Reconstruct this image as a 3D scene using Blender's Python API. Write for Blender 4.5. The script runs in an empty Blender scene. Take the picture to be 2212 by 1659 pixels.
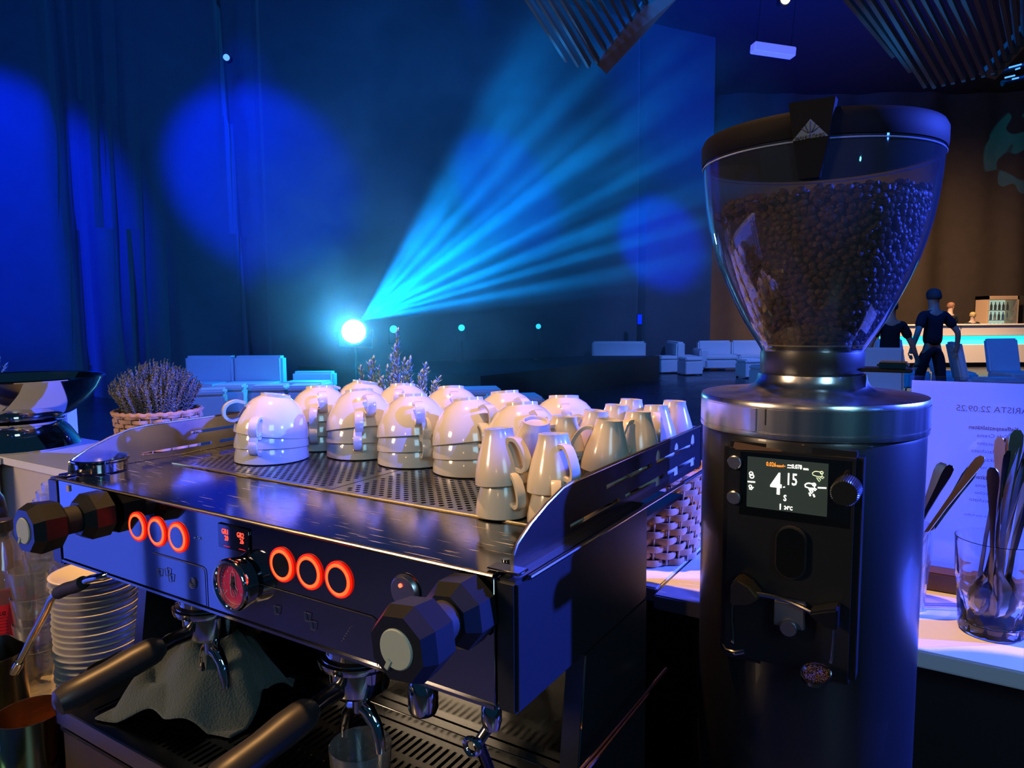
import bpy, math, random
import numpy as np
from mathutils import Vector, Matrix
PI=math.pi; sin=math.sin; cos=math.cos
random.seed(7)
S=bpy.context.scene; COL=S.collection
# ---------------------------------------------------------------- camera
YAW=0.56016; F=1526.75; PITCH=math.radians(5.3583); ROLL=math.radians(-0.429)
CAM=Vector((0,0,1.45))
Rt=Vector((1,-0.0007,-0.0075)); Up=Vector((0.0075,0.0934,0.9956)); Fw=Vector((0,0.9956,-0.0934))
Rt.normalize(); Fw=(Fw-Rt*Fw.dot(Rt)).normalized(); Up=Rt.cross(Fw)
cd=bpy.data.cameras.new('camera'); cam=bpy.data.objects.new('camera',cd); COL.objects.link(cam)
cd.sensor_fit='HORIZONTAL'; cd.sensor_width=36; cd.lens=36*F/2212; cd.clip_start=.02; cd.clip_end=200
m=Matrix((Rt,Up,-Fw)).transposed().to_4x4(); m.translation=CAM; cam.matrix_world=m
S.camera=cam
def ray(x,y): return Fw+Rt*((x-1106)/F)-Up*((y-829.5)/F)
def atY(x,y,Y):
    d=ray(x,y); return CAM+d*(Y/d.y)
def atZ(x,y,Z):
    d=ray(x,y); return CAM+d*((Z-CAM.z)/d.z)
# ---------------------------------------------------------------- view, world, exposure
S.view_settings.view_transform='Standard'; S.view_settings.look='None'
S.view_settings.exposure=0; S.view_settings.gamma=1; S.view_settings.use_curve_mapping=False
cy=S.cycles; cy.max_bounces=10; cy.transparent_max_bounces=24; cy.glossy_bounces=5; cy.transmission_bounces=8
cy.sample_clamp_indirect=3; cy.caustics_reflective=False; cy.caustics_refractive=False; cy.volume_bounces=0
cy.volume_step_rate=1.0; cy.use_denoising=True
wd=bpy.data.worlds.new('hall_air'); S.world=wd; wd.use_nodes=True
wd.node_tree.nodes['Background'].inputs[0].default_value=(.05,.28,.62,1)
wd.node_tree.nodes['Background'].inputs[1].default_value=.05
# ---------------------------------------------------------------- lights
def aim(o,loc,tgt):
    o.location=loc; o.rotation_euler=(Vector(tgt)-Vector(loc)).to_track_quat('-Z','Y').to_euler()
def light(name,kind,loc,tgt,energy,color,size=.1,angle=60,blend=.3,spread=None):
    l=bpy.data.lights.new(name,kind); l.energy=energy; l.color=color
    if kind=='AREA':
        l.size=size
        if spread: l.spread=math.radians(spread)
    else: l.shadow_soft_size=size
    if kind=='SPOT': l.spot_size=math.radians(angle); l.spot_blend=blend
    o=bpy.data.objects.new(name,l); COL.objects.link(o); aim(o,loc,tgt); return o
WARM=(1,.50,.17); BLUE=(.03,.10,1); CYAN=(.02,.45,1)
# amber spot above the coffee bar, blue wash from the right, soft fill added behind the camera
light('amber_spotlight','SPOT',(-.48,1.12,3.9),(-.36,1.08,1.2),470,WARM,.035,48,.4)
light('blue_spotlight','SPOT',(5.6,.95,3.05),(.0,1.05,1.2),10000,(.04,.085,1),.06,34,.3)
light('blue_spotlight','SPOT',(3.6,.15,2.7),(.66,.93,1.04),1300,(.06,.09,1),.04,10,.3)
light('blue_spotlight','SPOT',(2.9,-1.35,2.75),(-.42,1.03,1.27),1500,(.05,.10,1),.02,4.4,.15)
light('added_highlight_light','POINT',(-1.3,-2.2,2.3),(0,0,0),7,(1,.55,.2),.05)  # unseen small lights added for coloured highlights on ring, hopper and cups
light('added_highlight_light','POINT',(2.4,-1.8,2.0),(0,0,0),9,(.05,.2,1),.07)
light('added_highlight_light','POINT',(1.2,-2.6,1.7),(0,0,0),4,(.1,.8,1),.04)
light('reflection_bar_fill','AREA',(-.9,-1.2,2.6),(-2.36,.85,1.0),60,(.04,.09,1),.4,spread=42)  # added blue light that brightens the out-of-view bar mirrored in the panel
light('camera_fill','AREA',(1.0,-2.8,3.0),(-.3,1,1.2),32,(.36,.74,1),1.1)  # broad bluish fill, added to lift the shaded cup sides
light('side_lamp','AREA',(-3.4,-.5,2.6),(-1,1.2,1.1),85,(1,.66,.38),.6)
# hall wash
light('hall_wash','AREA',(-4,4,7.6),(-4,15,4),620,(.0,.14,1),2.5)
light('hall_wash','AREA',(1,7,8.2),(2,17,1),300,(.0,.2,1),2.5)
light('bar_lamp','SPOT',(10.5,18.5,6.8),(12.8,25,-1.5),2600,(1,.62,.30),.6,120,1)
light('bar_lamp','SPOT',(10.5,16.5,6.5),(11.5,19.6,.9),4200,(1,.66,.40),.4,60,.8)
light('lounge_lamp','SPOT',(6.5,13,7.5),(5.8,19.5,.4),2600,(.12,.25,1),.3,60,.7)
light('lounge_lamp','SPOT',(-2,7.5,7.0),(-3.6,10.9,.4),1100,(.04,.10,1),.3,60,.7)
light('lounge_lamp','SPOT',(8,8,7.5),(8,12.5,.4),1200,(.0,.12,1),.3,60,.7)
light('lounge_lamp','SPOT',(-4.4,9.5,6.5),(-4.2,10.2,.4),130,(1,.9,.4),.1,30,.7)
# ---------------------------------------------------------------- materials
MATS={}
def nn(nt,t,**k):
    n=nt.nodes.new(t)
    for a,b in k.items(): setattr(n,a,b)
    return n
def pm(name,col,rough=.5,metal=0,spec=.5,emit=None,es=0,noise=None,bump=None,coat=0,trans=0,ior=1.45,aniso=0,stretch=None,sheen=0,vor=None):
    if name in MATS: return MATS[name]
    m=bpy.data.materials.new(name); m.use_nodes=True; nt=m.node_tree; b=nt.nodes['Principled BSDF']
    b.inputs['Base Color'].default_value=(*col,1); b.inputs['Roughness'].default_value=rough
    b.inputs['Metallic'].default_value=metal; b.inputs['Specular IOR Level'].default_value=spec
    b.inputs['IOR'].default_value=ior
    if coat: b.inputs['Coat Weight'].default_value=coat; b.inputs['Coat Roughness'].default_value=.05
    if trans: b.inputs['Transmission Weight'].default_value=trans
    if sheen: b.inputs['Sheen Weight'].default_value=sheen
    if emit: b.inputs['Emission Color'].default_value=(*emit,1); b.inputs['Emission Strength'].default_value=es
    tc=nn(nt,'ShaderNodeTexCoord'); mp=nn(nt,'ShaderNodeMapping'); nt.links.new(tc.outputs['Object'],mp.inputs[0])
    if stretch: mp.inputs['Scale'].default_value=stretch
    if noise:
        sc,amt=noise; n=nn(nt,'ShaderNodeTexNoise'); n.inputs['Scale'].default_value=sc; n.inputs['Detail'].default_value=4
        nt.links.new(mp.outputs[0],n.inputs[0])
        mx=nn(nt,'ShaderNodeMix',data_type='RGBA'); nt.links.new(n.outputs[0],mx.inputs[0])
        mx.inputs[6].default_value=(*[c*(1-amt) for c in col],1); mx.inputs[7].default_value=(*[min(1,c*(1+amt)) for c in col],1)
        nt.links.new(mx.outputs[2],b.inputs['Base Color'])
        mr=nn(nt,'ShaderNodeMapRange'); nt.links.new(n.outputs[0],mr.inputs[0])
        mr.inputs[3].default_value=max(0,rough-.08); mr.inputs[4].default_value=min(1,rough+.08); nt.links.new(mr.outputs[0],b.inputs['Roughness'])
    if bump:
        sc,st=bump; n=nn(nt,'ShaderNodeTexNoise'); n.inputs['Scale'].default_value=sc; n.inputs['Detail'].default_value=3
        nt.links.new(mp.outputs[0],n.inputs[0]); bp=nn(nt,'ShaderNodeBump'); bp.inputs['Strength'].default_value=st; bp.inputs['Distance'].default_value=.002
        nt.links.new(n.outputs[0],bp.inputs['Height']); nt.links.new(bp.outputs[0],b.inputs['Normal'])
    MATS[name]=m; return m
def clear(name,tint=(1,1,1),k=1.0,rough=.03,haze=0,hcol=(1,1,1)):
    m=bpy.data.materials.new(name); m.use_nodes=True; nt=m.node_tree; nt.nodes.clear()
    o=nn(nt,'ShaderNodeOutputMaterial'); t=nn(nt,'ShaderNodeBsdfTransparent'); g=nn(nt,'ShaderNodeBsdfGlossy'); mx=nn(nt,'ShaderNodeMixShader')
    t.inputs[0].default_value=(*tint,1); g.inputs['Roughness'].default_value=rough
    fr=nn(nt,'ShaderNodeFresnel'); ge=nn(nt,'ShaderNodeNewGeometry'); mi=nn(nt,'ShaderNodeMix'); mi.inputs[2].default_value=1.5; mi.inputs[3].default_value=1/1.5; nt.links.new(ge.outputs['Backfacing'],mi.inputs[0]); nt.links.new(mi.outputs[0],fr.inputs[0]); ml=nn(nt,'ShaderNodeMath',operation='MULTIPLY'); ml.inputs[1].default_value=k; ml.use_clamp=True
    nt.links.new(fr.outputs[0],ml.inputs[0]); nt.links.new(ml.outputs[0],mx.inputs[0]); nt.links.new(t.outputs[0],mx.inputs[1]); nt.links.new(g.outputs[0],mx.inputs[2])
    last=mx
    if haze:
        d=nn(nt,'ShaderNodeBsdfDiffuse'); d.inputs[0].default_value=(*hcol,1); m2=nn(nt,'ShaderNodeMixShader'); m2.inputs[0].default_value=haze
        nt.links.new(mx.outputs[0],m2.inputs[1]); nt.links.new(d.outputs[0],m2.inputs[2]); last=m2
    nt.links.new(last.outputs[0],o.inputs[0]); return m
chrome=pm('chrome',(.75,.75,.77),.06,1)
steel=pm('polished_steel',(.48,.48,.50),.09,1)
panel_steel=pm('mirror_steel',(.40,.41,.44),.05,1,bump=(6,.02))
brushed=pm('brushed_steel',(.55,.55,.57),.28,1,bump=(60,.15),stretch=(1,14,1))
dark_steel=pm('dark_steel',(.14,.15,.16),.22,1)
black=pm('black_plastic',(.008,.010,.011),.36,0,.4)
matte=pm('matte_black',(.010,.010,.012),.6)
satin=pm('satin_black_metal',(.012,.014,.018),.33,0,.6)
blackglass=pm('black_glass',(.004,.005,.006),.04,0,.5,coat=1)
ceramic=pm('white_ceramic',(.60,.585,.56),.12,0,.5,coat=.6)
ceramic2=pm('cream_ceramic',(.63,.575,.48),.18,0,.5,coat=.4)
rubber=pm('rubber',(.012,.012,.012),.75)
white=pm('white_laminate',(.72,.72,.73),.35)
uph=pm('white_upholstery',(.65,.66,.70),.55,bump=(20,.1))
cloth=pm('grey_towel',(.075,.09,.08),.95,bump=(380,1),sheen=.3)
bluecloth=pm('blue_towel',(.03,.07,.26),.95,bump=(420,1),sheen=.3)
wicker=pm('wicker',(.42,.25,.13),.6,noise=(30,.35))
leafm=pm('rosemary_leaf',(.30,.40,.33),.6,noise=(40,.3))
stemm=pm('woody_stem',(.16,.12,.07),.8)
lavm=pm('dry_foliage',(.24,.25,.22),.8,noise=(60,.35))
bean=pm('coffee_bean',(.050,.018,.007),.55,0,.25,noise=(90,.4))
redglow=pm('red_ring_light',(.6,.05,.01),.4,emit=(1,.035,.006),es=5.5)
redglow2=pm('red_ring_rim',(.3,.01,.01),.4,emit=(1,.01,.0),es=1.0)
redtext=pm('red_display_text',(.6,.05,.02),.4,emit=(1,.06,.03),es=2.2)
whitetext=pm('white_display_text',(.9,.9,.85),.4,emit=(1,1,.86),es=2.6)
palegreen=pm('pale_display_text',(.7,.8,.5),.4,emit=(.8,.9,.55),es=.9)
orangetext=pm('orange_display_text',(.9,.3,.02),.4,emit=(1,.22,.02),es=1.8)
screenm=pm('lit_screen',(.02,.025,.022),.25,emit=(.035,.05,.042),es=.55)
dialm=pm('crimson_dial',(.50,.02,.10),.4)
inkm=pm('dial_print',(.55,.42,.5),.5)
grey_print=pm('grey_print',(.10,.11,.15),.4)
badge=pm('badge_grey',(.10,.13,.18),.5,0,.1)
greydisc=pm('knob_disc',(.34,.40,.34),.5)
hopperm=clear('hopper_plastic',(.80,.83,.90),2.6,.03,.03,(.5,.6,.85))
glassm=pm('clear_glass',(1,1,1),.01,trans=1,ior=1.45)
thin=clear('thin_glass',(.94,.95,.95),3.0,.06,.05,(.8,.8,.8))
wrapm=clear('plastic_wrap',(.98,.98,.98),1.6,.16,.10,(.8,.75,.65))
paper=pm('menu_paper',(.78,.77,.80),.5,trans=0)
ink=pm('menu_ink',(.12,.10,.22),.6)
woodm=pm('dark_wood',(.10,.055,.03),.5,noise=(14,.4),stretch=(1,8,8))
floorm=pm('hall_floor',(.035,.038,.045),.28,noise=(1.2,.2))
stagem=pm('stage_black',(.012,.014,.018),.5)
# ---------------------------------------------------------------- mesh helpers
class MB:
    def __init__(s): s.v=[]; s.f=[]
    def add(s,vs,fs,M=None):
        n=len(s.v)
        if M is not None: vs=[M@Vector(v) for v in vs]
        s.v+= [tuple(v) for v in vs]; s.f+=[tuple(i+n for i in f) for f in fs]; return s
    def box(s,a,b,M=None):
        (x0,y0,z0),(x1,y1,z1)=a,b
        return s.add([(x0,y0,z0),(x1,y0,z0),(x1,y1,z0),(x0,y1,z0),(x0,y0,z1),(x1,y0,z1),(x1,y1,z1),(x0,y1,z1)],
          [(0,3,2,1),(4,5,6,7),(0,1,5,4),(1,2,6,5),(2,3,7,6),(3,0,4,7)],M)
    def lathe(s,prof,n=32,M=None,caps=False,ph=0):
        vs=[];fs=[]
        for r,z in prof:
            for i in range(n):
                a=2*PI*i/n+ph; vs.append((r*cos(a),r*sin(a),z))
        for k in range(len(prof)-1):
            for i in range(n):
                j=(i+1)%n; fs.append((k*n+i,k*n+j,(k+1)*n+j,(k+1)*n+i))
        if caps: fs.append(tuple(range(n))[::-1]); fs.append(tuple((len(prof)-1)*n+i for i in range(n)))
        return s.add(vs,fs,M)
    def cyl(s,r,z0,z1,n=24,M=None,ch=0):
        p=[(r,z0),(r,z1)] if not ch else [(r-ch,z0),(r,z0+ch),(r,z1-ch),(r-ch,z1)]
        return s.lathe(p,n,M,True)
    def tube(s,pts,r,n=10,caps=True,flat=1.0,closed=False):
        pts=[Vector(p) for p in pts]; L=len(pts); rs=r if isinstance(r,(list,tuple)) else [r]*L
        vs=[];fs=[]; up=None
        for i,p in enumerate(pts):
            if closed: t=(pts[(i+1)%L]-pts[i-1]).normalized()
            else: t=(pts[min(i+1,L-1)]-pts[max(i-1,0)]).normalized()
            if up is None:
                up=Vector((0,0,1)) if abs(t.z)<.9 else Vector((1,0,0))
            a=t.cross(up).normalized(); b=a.cross(t).normalized(); up=b
            for k in range(n):
                an=2*PI*k/n; vs.append(p+a*(cos(an)*rs[i])+b*(sin(an)*rs[i]*flat))
        for i in range(L if closed else L-1):
            for k in range(n):
                q=(k+1)%n; i2=(i+1)%L; fs.append((i*n+k,i2*n+k,i2*n+q,i*n+q))
        if caps and not closed: fs.append(tuple(range(n))[::-1]); fs.append(tuple((L-1)*n+k for k in range(n)))
        return s.add(vs,[f[::-1] for f in fs])
    def torus(s,R,r,M=None,n=40,k=10): 
        pts=[(R*cos(2*PI*i/n),R*sin(2*PI*i/n),0) for i in range(n)]
        t=MB().tube(pts,r,k,closed=True); return s.add(t.v,t.f,M)
    def prism(s,poly,z0,z1,M=None):
        n=len(poly); return s.add([(x,y,z0) for x,y in poly]+[(x,y,z1) for x,y in poly],
          [tuple(range(n))[::-1],tuple(range(n,2*n))]+[(i,(i+1)%n,n+(i+1)%n,n+i) for i in range(n)],M)
    def build(s,name,mat,parent=None,smooth=True,bevel=0,loc=None,rot=None,link=True,seg=2):
        me=bpy.data.meshes.new(name); me.from_pydata(s.v,[],s.f); me.materials.append(mat)
        if bevel:
            import bmesh
            bm=bmesh.new(); bm.from_mesh(me); bmesh.ops.recalc_face_normals(bm,faces=bm.faces)
            es=[e for e in bm.edges if e.is_manifold and e.calc_face_angle(0)>.5]
            bmesh.ops.bevel(bm,geom=es,offset=bevel,segments=seg,affect='EDGES',clamp_overlap=True); bm.to_mesh(me); bm.free()
        if smooth:
            me.shade_smooth(); me.set_sharp_from_angle(angle=math.radians(38))
        o=bpy.data.objects.new(name,me)
        if link: COL.objects.link(o)
        if parent is not None: o.parent=parent
        if loc is not None: o.location=loc
        if rot is not None: o.rotation_euler=rot
        return o
def T(x=0,y=0,z=0): return Matrix.Translation((x,y,z))
def RX(a): return Matrix.Rotation(a,4,'X')
def RY(a): return Matrix.Rotation(a,4,'Y')
def RZ(a): return Matrix.Rotation(a,4,'Z')
FRONT=RX(PI/2)   # lathe axis z -> -y
def tag(o,label=None,cat=None,group=None,kind=None):
    if label: o['label']=label
    if cat: o['category']=cat
    if group: o['group']=group
    if kind: o['kind']=kind
    return o
def empty(name,loc,rz=0,label=None,cat=None,group=None,rot=None):
    o=bpy.data.objects.new(name,None); o.empty_display_size=.05; COL.objects.link(o); o.location=loc
    o.rotation_euler=rot if rot else (0,0,rz); return tag(o,label,cat,group)
def children(o): return [c for c in bpy.data.objects if c.parent==o]
def copy_tree(o,parent=None):
    c=o.copy(); COL.objects.link(c); c.parent=parent
    for ch in children(o): copy_tree(ch,c)
    return c
def plate(outline,holes,th,M):
    """flat plate with holes: outline/holes in (u,v), thickness along w, M maps (u,v,w)"""
    import bmesh
    bm=bmesh.new(); 
    def loop(p):
        vs=[bm.verts.new((x,y,0)) for x,y in p]; return [bm.edges.new((vs[i],vs[(i+1)%len(vs)])) for i in range(len(vs))]
    es=loop(outline)
    for h in holes: es+=loop(h)
    bmesh.ops.triangle_fill(bm,edges=es,use_beauty=True)
    r=bmesh.ops.extrude_face_region(bm,geom=list(bm.faces))
    bmesh.ops.translate(bm,verts=[g for g in r['geom'] if isinstance(g,bmesh.types.BMVert)],vec=(0,0,th))
    bmesh.ops.recalc_face_normals(bm,faces=bm.faces)
    bm.verts.index_update()
    mb=MB(); mb.add([v.co.copy() for v in bm.verts],[[v.index for v in f.verts] for f in bm.faces],M); bm.free(); return mb
def slot(x0,x1,z0,z1): return [(x0,z0),(x1,z0),(x1,z1),(x0,z1)]
def text(s,size,mat,parent,M,name='lettering',align='CENTER',extrude=.0002,sx=1,bold=0):
    c=bpy.data.curves.new('t','FONT'); c.body=s; c.size=size; c.align_x=align; c.align_y='CENTER'; c.extrude=extrude; c.resolution_u=2; c.offset=bold
    o=bpy.data.objects.new('t',c); COL.objects.link(o); bpy.context.view_layer.update()
    me=bpy.data.meshes.new_from_object(o.evaluated_get(bpy.context.evaluated_depsgraph_get()))
    bpy.data.objects.remove(o); bpy.data.curves.remove(c)
    me.transform(Matrix.Diagonal((sx,1,1,1))); me.transform(M); me.materials.clear(); me.materials.append(mat); me.name=name
    o=bpy.data.objects.new(name,me); COL.objects.link(o); o.parent=parent; return o
# machine frame
RZM=-YAW; O=Vector((-.6093,.9299,1.2423)); MM=T(*O)@RZ(RZM)
def W(x,y,z=0): return MM@Vector((x,y,z))
COUNTER=.797; BAR=1.04; ZC=COUNTER-O.z; ZB=BAR-O.z
MI=MM.inverted()
def locR(x,y,axis,val):
    o=MI@CAM; d=MI.to_3x3()@ray(x,y); return o+d*((val-o[axis])/d[axis])
#==STRUCTURE==
# hall: floor, ceiling, black drapes with folds
f=MB().box((-16,-3,-.1),(24,27,0)).build('floor',floorm,smooth=False); tag(f,kind='structure')
c=MB().box((-16,1.5,9.0),(24,27,9.1)).build('ceiling',pm('ceiling_black',(.02,.022,.028),.9),smooth=False); tag(c,kind='structure')
drape=pm('black_drape',(.055,.060,.075),.85,noise=(3,.2),sheen=.4)
browndrape=pm('brown_drape',(.10,.07,.045),.85,noise=(3,.2))
def curtain(name,a,b,z0,z1,mat,folds,amp,seed,big=()):
    rnd=random.Random(seed); a=Vector(a);b=Vector(b); L=(b-a).length; d=(b-a)/L; nrm=Vector((d.y,-d.x)); n=int(L*14)
    ph=[(rnd.uniform(.3,1)*folds*(.4+.5*k),rnd.uniform(0,6),rnd.uniform(.3,1)/(1+k)) for k in range(4)]
    zs=[z0,z0+.6,(z0+z1)*.35,(z0+z1)*.6,z1*.85,z1]; v=[];fc=[]
    for zi,z in enumerate(zs):
        for i in range(n+1):
            s=L*i/n; o=sum(am*sin(fr*s+p+.15*zi*(k-1)) for k,(fr,p,am) in enumerate(ph))*amp
            for (s0,w,dep,lean) in big:
                c0=s0+lean*(z1-z); o+=dep*math.exp(-((s-c0)/w)**2)
            p=a+d*s+nrm*o; v.append((p.x,p.y,z))
    for k in range(len(zs)-1):
        for i in range(n): fc.append((k*(n+1)+i,k*(n+1)+i+1,(k+1)*(n+1)+i+1,(k+1)*(n+1)+i))
    m=MB().add(v,fc); o=m.build(name,mat); o.data.shade_smooth(); return tag(o,kind='structure')
A0=(-12.5,10.6); A1=(5.6,20.07)
curtain('wall_back',A0,A1,0,9,drape,3.2,.05,3,big=((5.02,.16,-.6,0.03),(5.35,.08,-.3,.09),(5.5,.07,-.2,.14),(7.8,.10,-.6,.05),(8.45,.04,.12,0),(18.0,.06,-.3,0)))
curtain('wall_far',(5.5,25),(22,25),0,9,browndrape,4.5,.14,5)
curtain('wall_right',(22,25),(19,4),0,9,drape,3.2,.06,8)
curtain('wall_left',(-12.5,-2),(-12.5,10.6),0,9,drape,3.2,.06,9)
# stage lights on the drapes: blue pools
def pool(px,py,wy,src,ang,en,name='drape_spotlight',col=(0.0,.012,1)):
    p=atY(px,py,wy); l=light(name,'SPOT',src,p,en,col,.12,ang,.6); return l
pool(-20,400,12.4,(-8.0,7.5,7.5),40,9500)
pool(560,375,14.5,(-4.4,8.6,6.2),36,9500)
pool(1085,400,17.0,(-.8,11.0,7.9),22,9500)
pool(1420,520,19.2,(3.0,13.0,5.0),24,11000)
light('ceiling_spotlight','SPOT',(3.5,13,2.0),atZ(1640,60,9),9000,(0,.04,1),.2,60,.9)
# low stage platform
st=MB()
b0=W(0,0); 
stage_poly=[(-4.2,13.9),(-.5,11.2),(.6,12.6),(3.5,16.75),(1.8,16.9)]
stg=MB().prism(stage_poly,0,.53).build('stage_platform',stagem,smooth=False)
tag(stg,'low black stage platform in front of the back drape','stage')
# ---- haze around the beam of the moving light
LAMP=atY(764,716,12.2)
def gobo(l):
    l.data.use_nodes=True; nt=l.data.node_tree; em=nt.nodes['Emission']
    tc=nn(nt,'ShaderNodeTexCoord'); sp=nn(nt,'ShaderNodeSeparateXYZ'); nt.links.new(tc.outputs['Normal'],sp.inputs[0])
    dx=nn(nt,'ShaderNodeMath',operation='DIVIDE'); dy=nn(nt,'ShaderNodeMath',operation='DIVIDE')
    nt.links.new(sp.outputs[0],dx.inputs[0]); nt.links.new(sp.outputs[2],dx.inputs[1]); nt.links.new(sp.outputs[1],dy.inputs[0]); nt.links.new(sp.outputs[2],dy.inputs[1])
    cb=nn(nt,'ShaderNodeCombineXYZ'); nt.links.new(dx.outputs[0],cb.inputs[0]); nt.links.new(dy.outputs[0],cb.inputs[1])
    mp=nn(nt,'ShaderNodeMapping'); mp.inputs['Scale'].default_value=(2.5,15,1); mp.inputs['Rotation'].default_value=(0,0,math.radians(GR)); nt.links.new(cb.outputs[0],mp.inputs[0])
    n=nn(nt,'ShaderNodeTexNoise'); n.inputs['Scale'].default_value=1; n.inputs['Detail'].default_value=1; nt.links.new(mp.outputs[0],n.inputs[0])
    r=nn(nt,'ShaderNodeMapRange'); r.inputs[1].default_value=.40; r.inputs[2].default_value=.62; r.inputs[3].default_value=.06; r.inputs[4].default_value=1; r.interpolation_type='SMOOTHSTEP'
    nt.links.new(n.outputs[0],r.inputs[0]); nt.links.new(r.outputs[0],em.inputs['Strength'])
GR=0
beam=light('moving_light_beam','SPOT',LAMP+Vector((.22,-.32,.2)),LAMP+Vector((3.6,-.9,2.35)),10500,(.0,.27,1),.02,58,.6); gobo(beam)
light('moving_light_glow','POINT',LAMP+Vector((0,-.25,0)),(0,0,0),190,(.0,.45,1),.05)
hz=bpy.data.materials.new('stage_haze'); hz.use_nodes=True; nt=hz.node_tree; nt.nodes.clear()
o_=nn(nt,'ShaderNodeOutputMaterial'); vs=nn(nt,'ShaderNodeVolumeScatter'); vs.inputs['Color'].default_value=(1,1,1,1); vs.inputs['Anisotropy'].default_value=.25
tc=nn(nt,'ShaderNodeTexCoord'); n1=nn(nt,'ShaderNodeTexNoise'); n1.inputs['Scale'].default_value=4.0; n1.inputs['Detail'].default_value=4; n1.inputs['Distortion'].default_value=.8
nt.links.new(tc.outputs['Object'],n1.inputs[0]); mr=nn(nt,'ShaderNodeMapRange'); mr.inputs[1].default_value=.38; mr.inputs[2].default_value=.7; mr.inputs[3].default_value=.05; mr.inputs[4].default_value=.42
gt=nn(nt,'ShaderNodeTexGradient',gradient_type='SPHERICAL'); nt.links.new(tc.outputs['Object'],gt.inputs[0]); gm=nn(nt,'ShaderNodeMapRange'); gm.inputs[1].default_value=.0; gm.inputs[2].default_value=.45; nt.links.new(gt.outputs[0],gm.inputs[0])
mu=nn(nt,'ShaderNodeMath',operation='MULTIPLY'); nt.links.new(mr.outputs[0],mu.inputs[0]); nt.links.new(gm.outputs[0],mu.inputs[1])
nt.links.new(n1.outputs[0],mr.inputs[0]); nt.links.new(mu.outputs[0],vs.inputs['Density']); nt.links.new(vs.outputs[0],o_.inputs['Volume'])
hb=MB().lathe([(.02,-1),(.7,-.75),(1,-.3),(1,.3),(.7,.75),(.02,1)],24).build('haze_cloud',hz,loc=LAMP+Vector((2.5,-.6,2.1)))
hb.scale=(5.2,1.9,4.2); tag(hb,'blue lit stage haze drifting around the bright moving light','haze',kind='stuff')
gl=light('pattern_spotlight','SPOT',(12,17,6),atY(2262,330,24.8),1300,(.0,.5,1),.01,22,.1); gobo(gl)
nt=gl.data.node_tree
for q_ in nt.nodes:
    if q_.type=='MAPPING': q_.inputs['Scale'].default_value=(9,9,1)
    if q_.type=='MAP_RANGE': q_.inputs[1].default_value=.52; q_.inputs[2].default_value=.54; q_.inputs[3].default_value=0
# ---- stage lamps
def stage_lamp(p,r,h,glow,label,es):
    zb=.53 if h else 0
    e=empty('stage_lamp',(p.x,p.y,0),0,label,'stage light')
    dirm=T(0,0,p.z)@RZ(math.atan2(-p.x,p.y)*1.0)@FRONT
    dirm=T(0,0,p.z)@RZ(math.atan2(p.x,-p.y)+PI)@FRONT
    MB().lathe([(.02,-.3),(r*.9,-.26),(r*1.15,0),(r*1.2,.04),(r*1.05,.05)],20,dirm).build('lamp_head',matte,e)
    MB().cyl(r,.02,.04,24,dirm).build('lens',pm('lens_glow_'+str(es),(.1,.5,.8),.2,emit=glow,es=es),e)
    MB().tube([(-r*1.5,.12,p.z),(-r*1.5,.12,p.z-.28),(r*1.5,.12,p.z-.28),(r*1.5,.12,p.z)],.02,6).build('yoke',matte,e)
    b=MB().cyl(.025,zb+.04,max(.1,p.z-.28),8,T(0,.12,0)); b.cyl(.28 if not h else .14,zb,zb+.04,16,T(0,.12,0)); b.build('stand',matte,e)
    return e
stage_lamp(LAMP,.20,0,(.55,.95,1),'blazing cyan moving light left of the stage',42)
stage_lamp(atY(850,711,13.6),.07,1,(.02,.65,.8),'small cyan stage lamp nearest to the blazing moving light',3.5)
stage_lamp(atY(997,708,14.4),.065,1,(.02,.6,.75),'small cyan stage lamp above the middle of the stage',2.6)
stage_lamp(atY(1163,705,15.2),.055,1,(.02,.55,.7),'small dim cyan stage lamp, rightmost of the three small ones',1.8)
# small round lamp and cable on the drape
p=atY(489,124,13.6); e=empty('drape_lamp',p,0,'small round pale blue lamp high on the back drape','lamp')
MB().cyl(.055,-.02,.02,16,FRONT).build('lens',pm('pale_lens',(.3,.5,.9),.3,emit=(.12,.35,1),es=1.4),e); MB().cyl(.07,-.12,-.02,16,FRONT).build('housing',matte,e)
p=atY(1382,690,18.2); e=empty('floor_lamp',p,0,'tiny upright blue lamp in the gap of the back drape','lamp')
MB().box((-.05,0,-.12),(.05,.03,.12)).build('lens',pm('blue_lens',(.0,.02,.9),.3,emit=(0,.01,1),es=2.5),e); MB().box((-.06,.03,-p.z),(.06,.1,.14)).build('housing',matte,e)
# white hanging box and small bright lamp under the ceiling
p=atY(1670,109,16); e=empty('ceiling_lamp',p,0,'long white box lamp hanging under the dark ceiling','ceiling lamp',rot=(0,math.radians(5),math.radians(8)))
MB().box((-.48,-.12,-.10),(.48,.12,.10)).build('housing',pm('lamp_white',(.5,.5,.8),.5,emit=(.20,.18,.62),es=.55),e,bevel=.02)
for sx in(-.4,.4): MB().cyl(.008,.1,9-p.z,6,T(sx,0,0)).build('cable',matte,e)
p=atY(1697,-2,15); e=empty('ceiling_lamp',p,0,'small round warm white lamp at the top edge under the ceiling','ceiling lamp')
MB().cyl(.09,-.02,.02,16,FRONT).build('lens',pm('warm_lens',(.9,.8,.5),.3,emit=(1,.8,.42),es=7),e); MB().cyl(.11,-.2,-.02,16,FRONT).build('housing',matte,e); MB().cyl(.01,.1,9-p.z,6).build('cable',matte,e)
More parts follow.
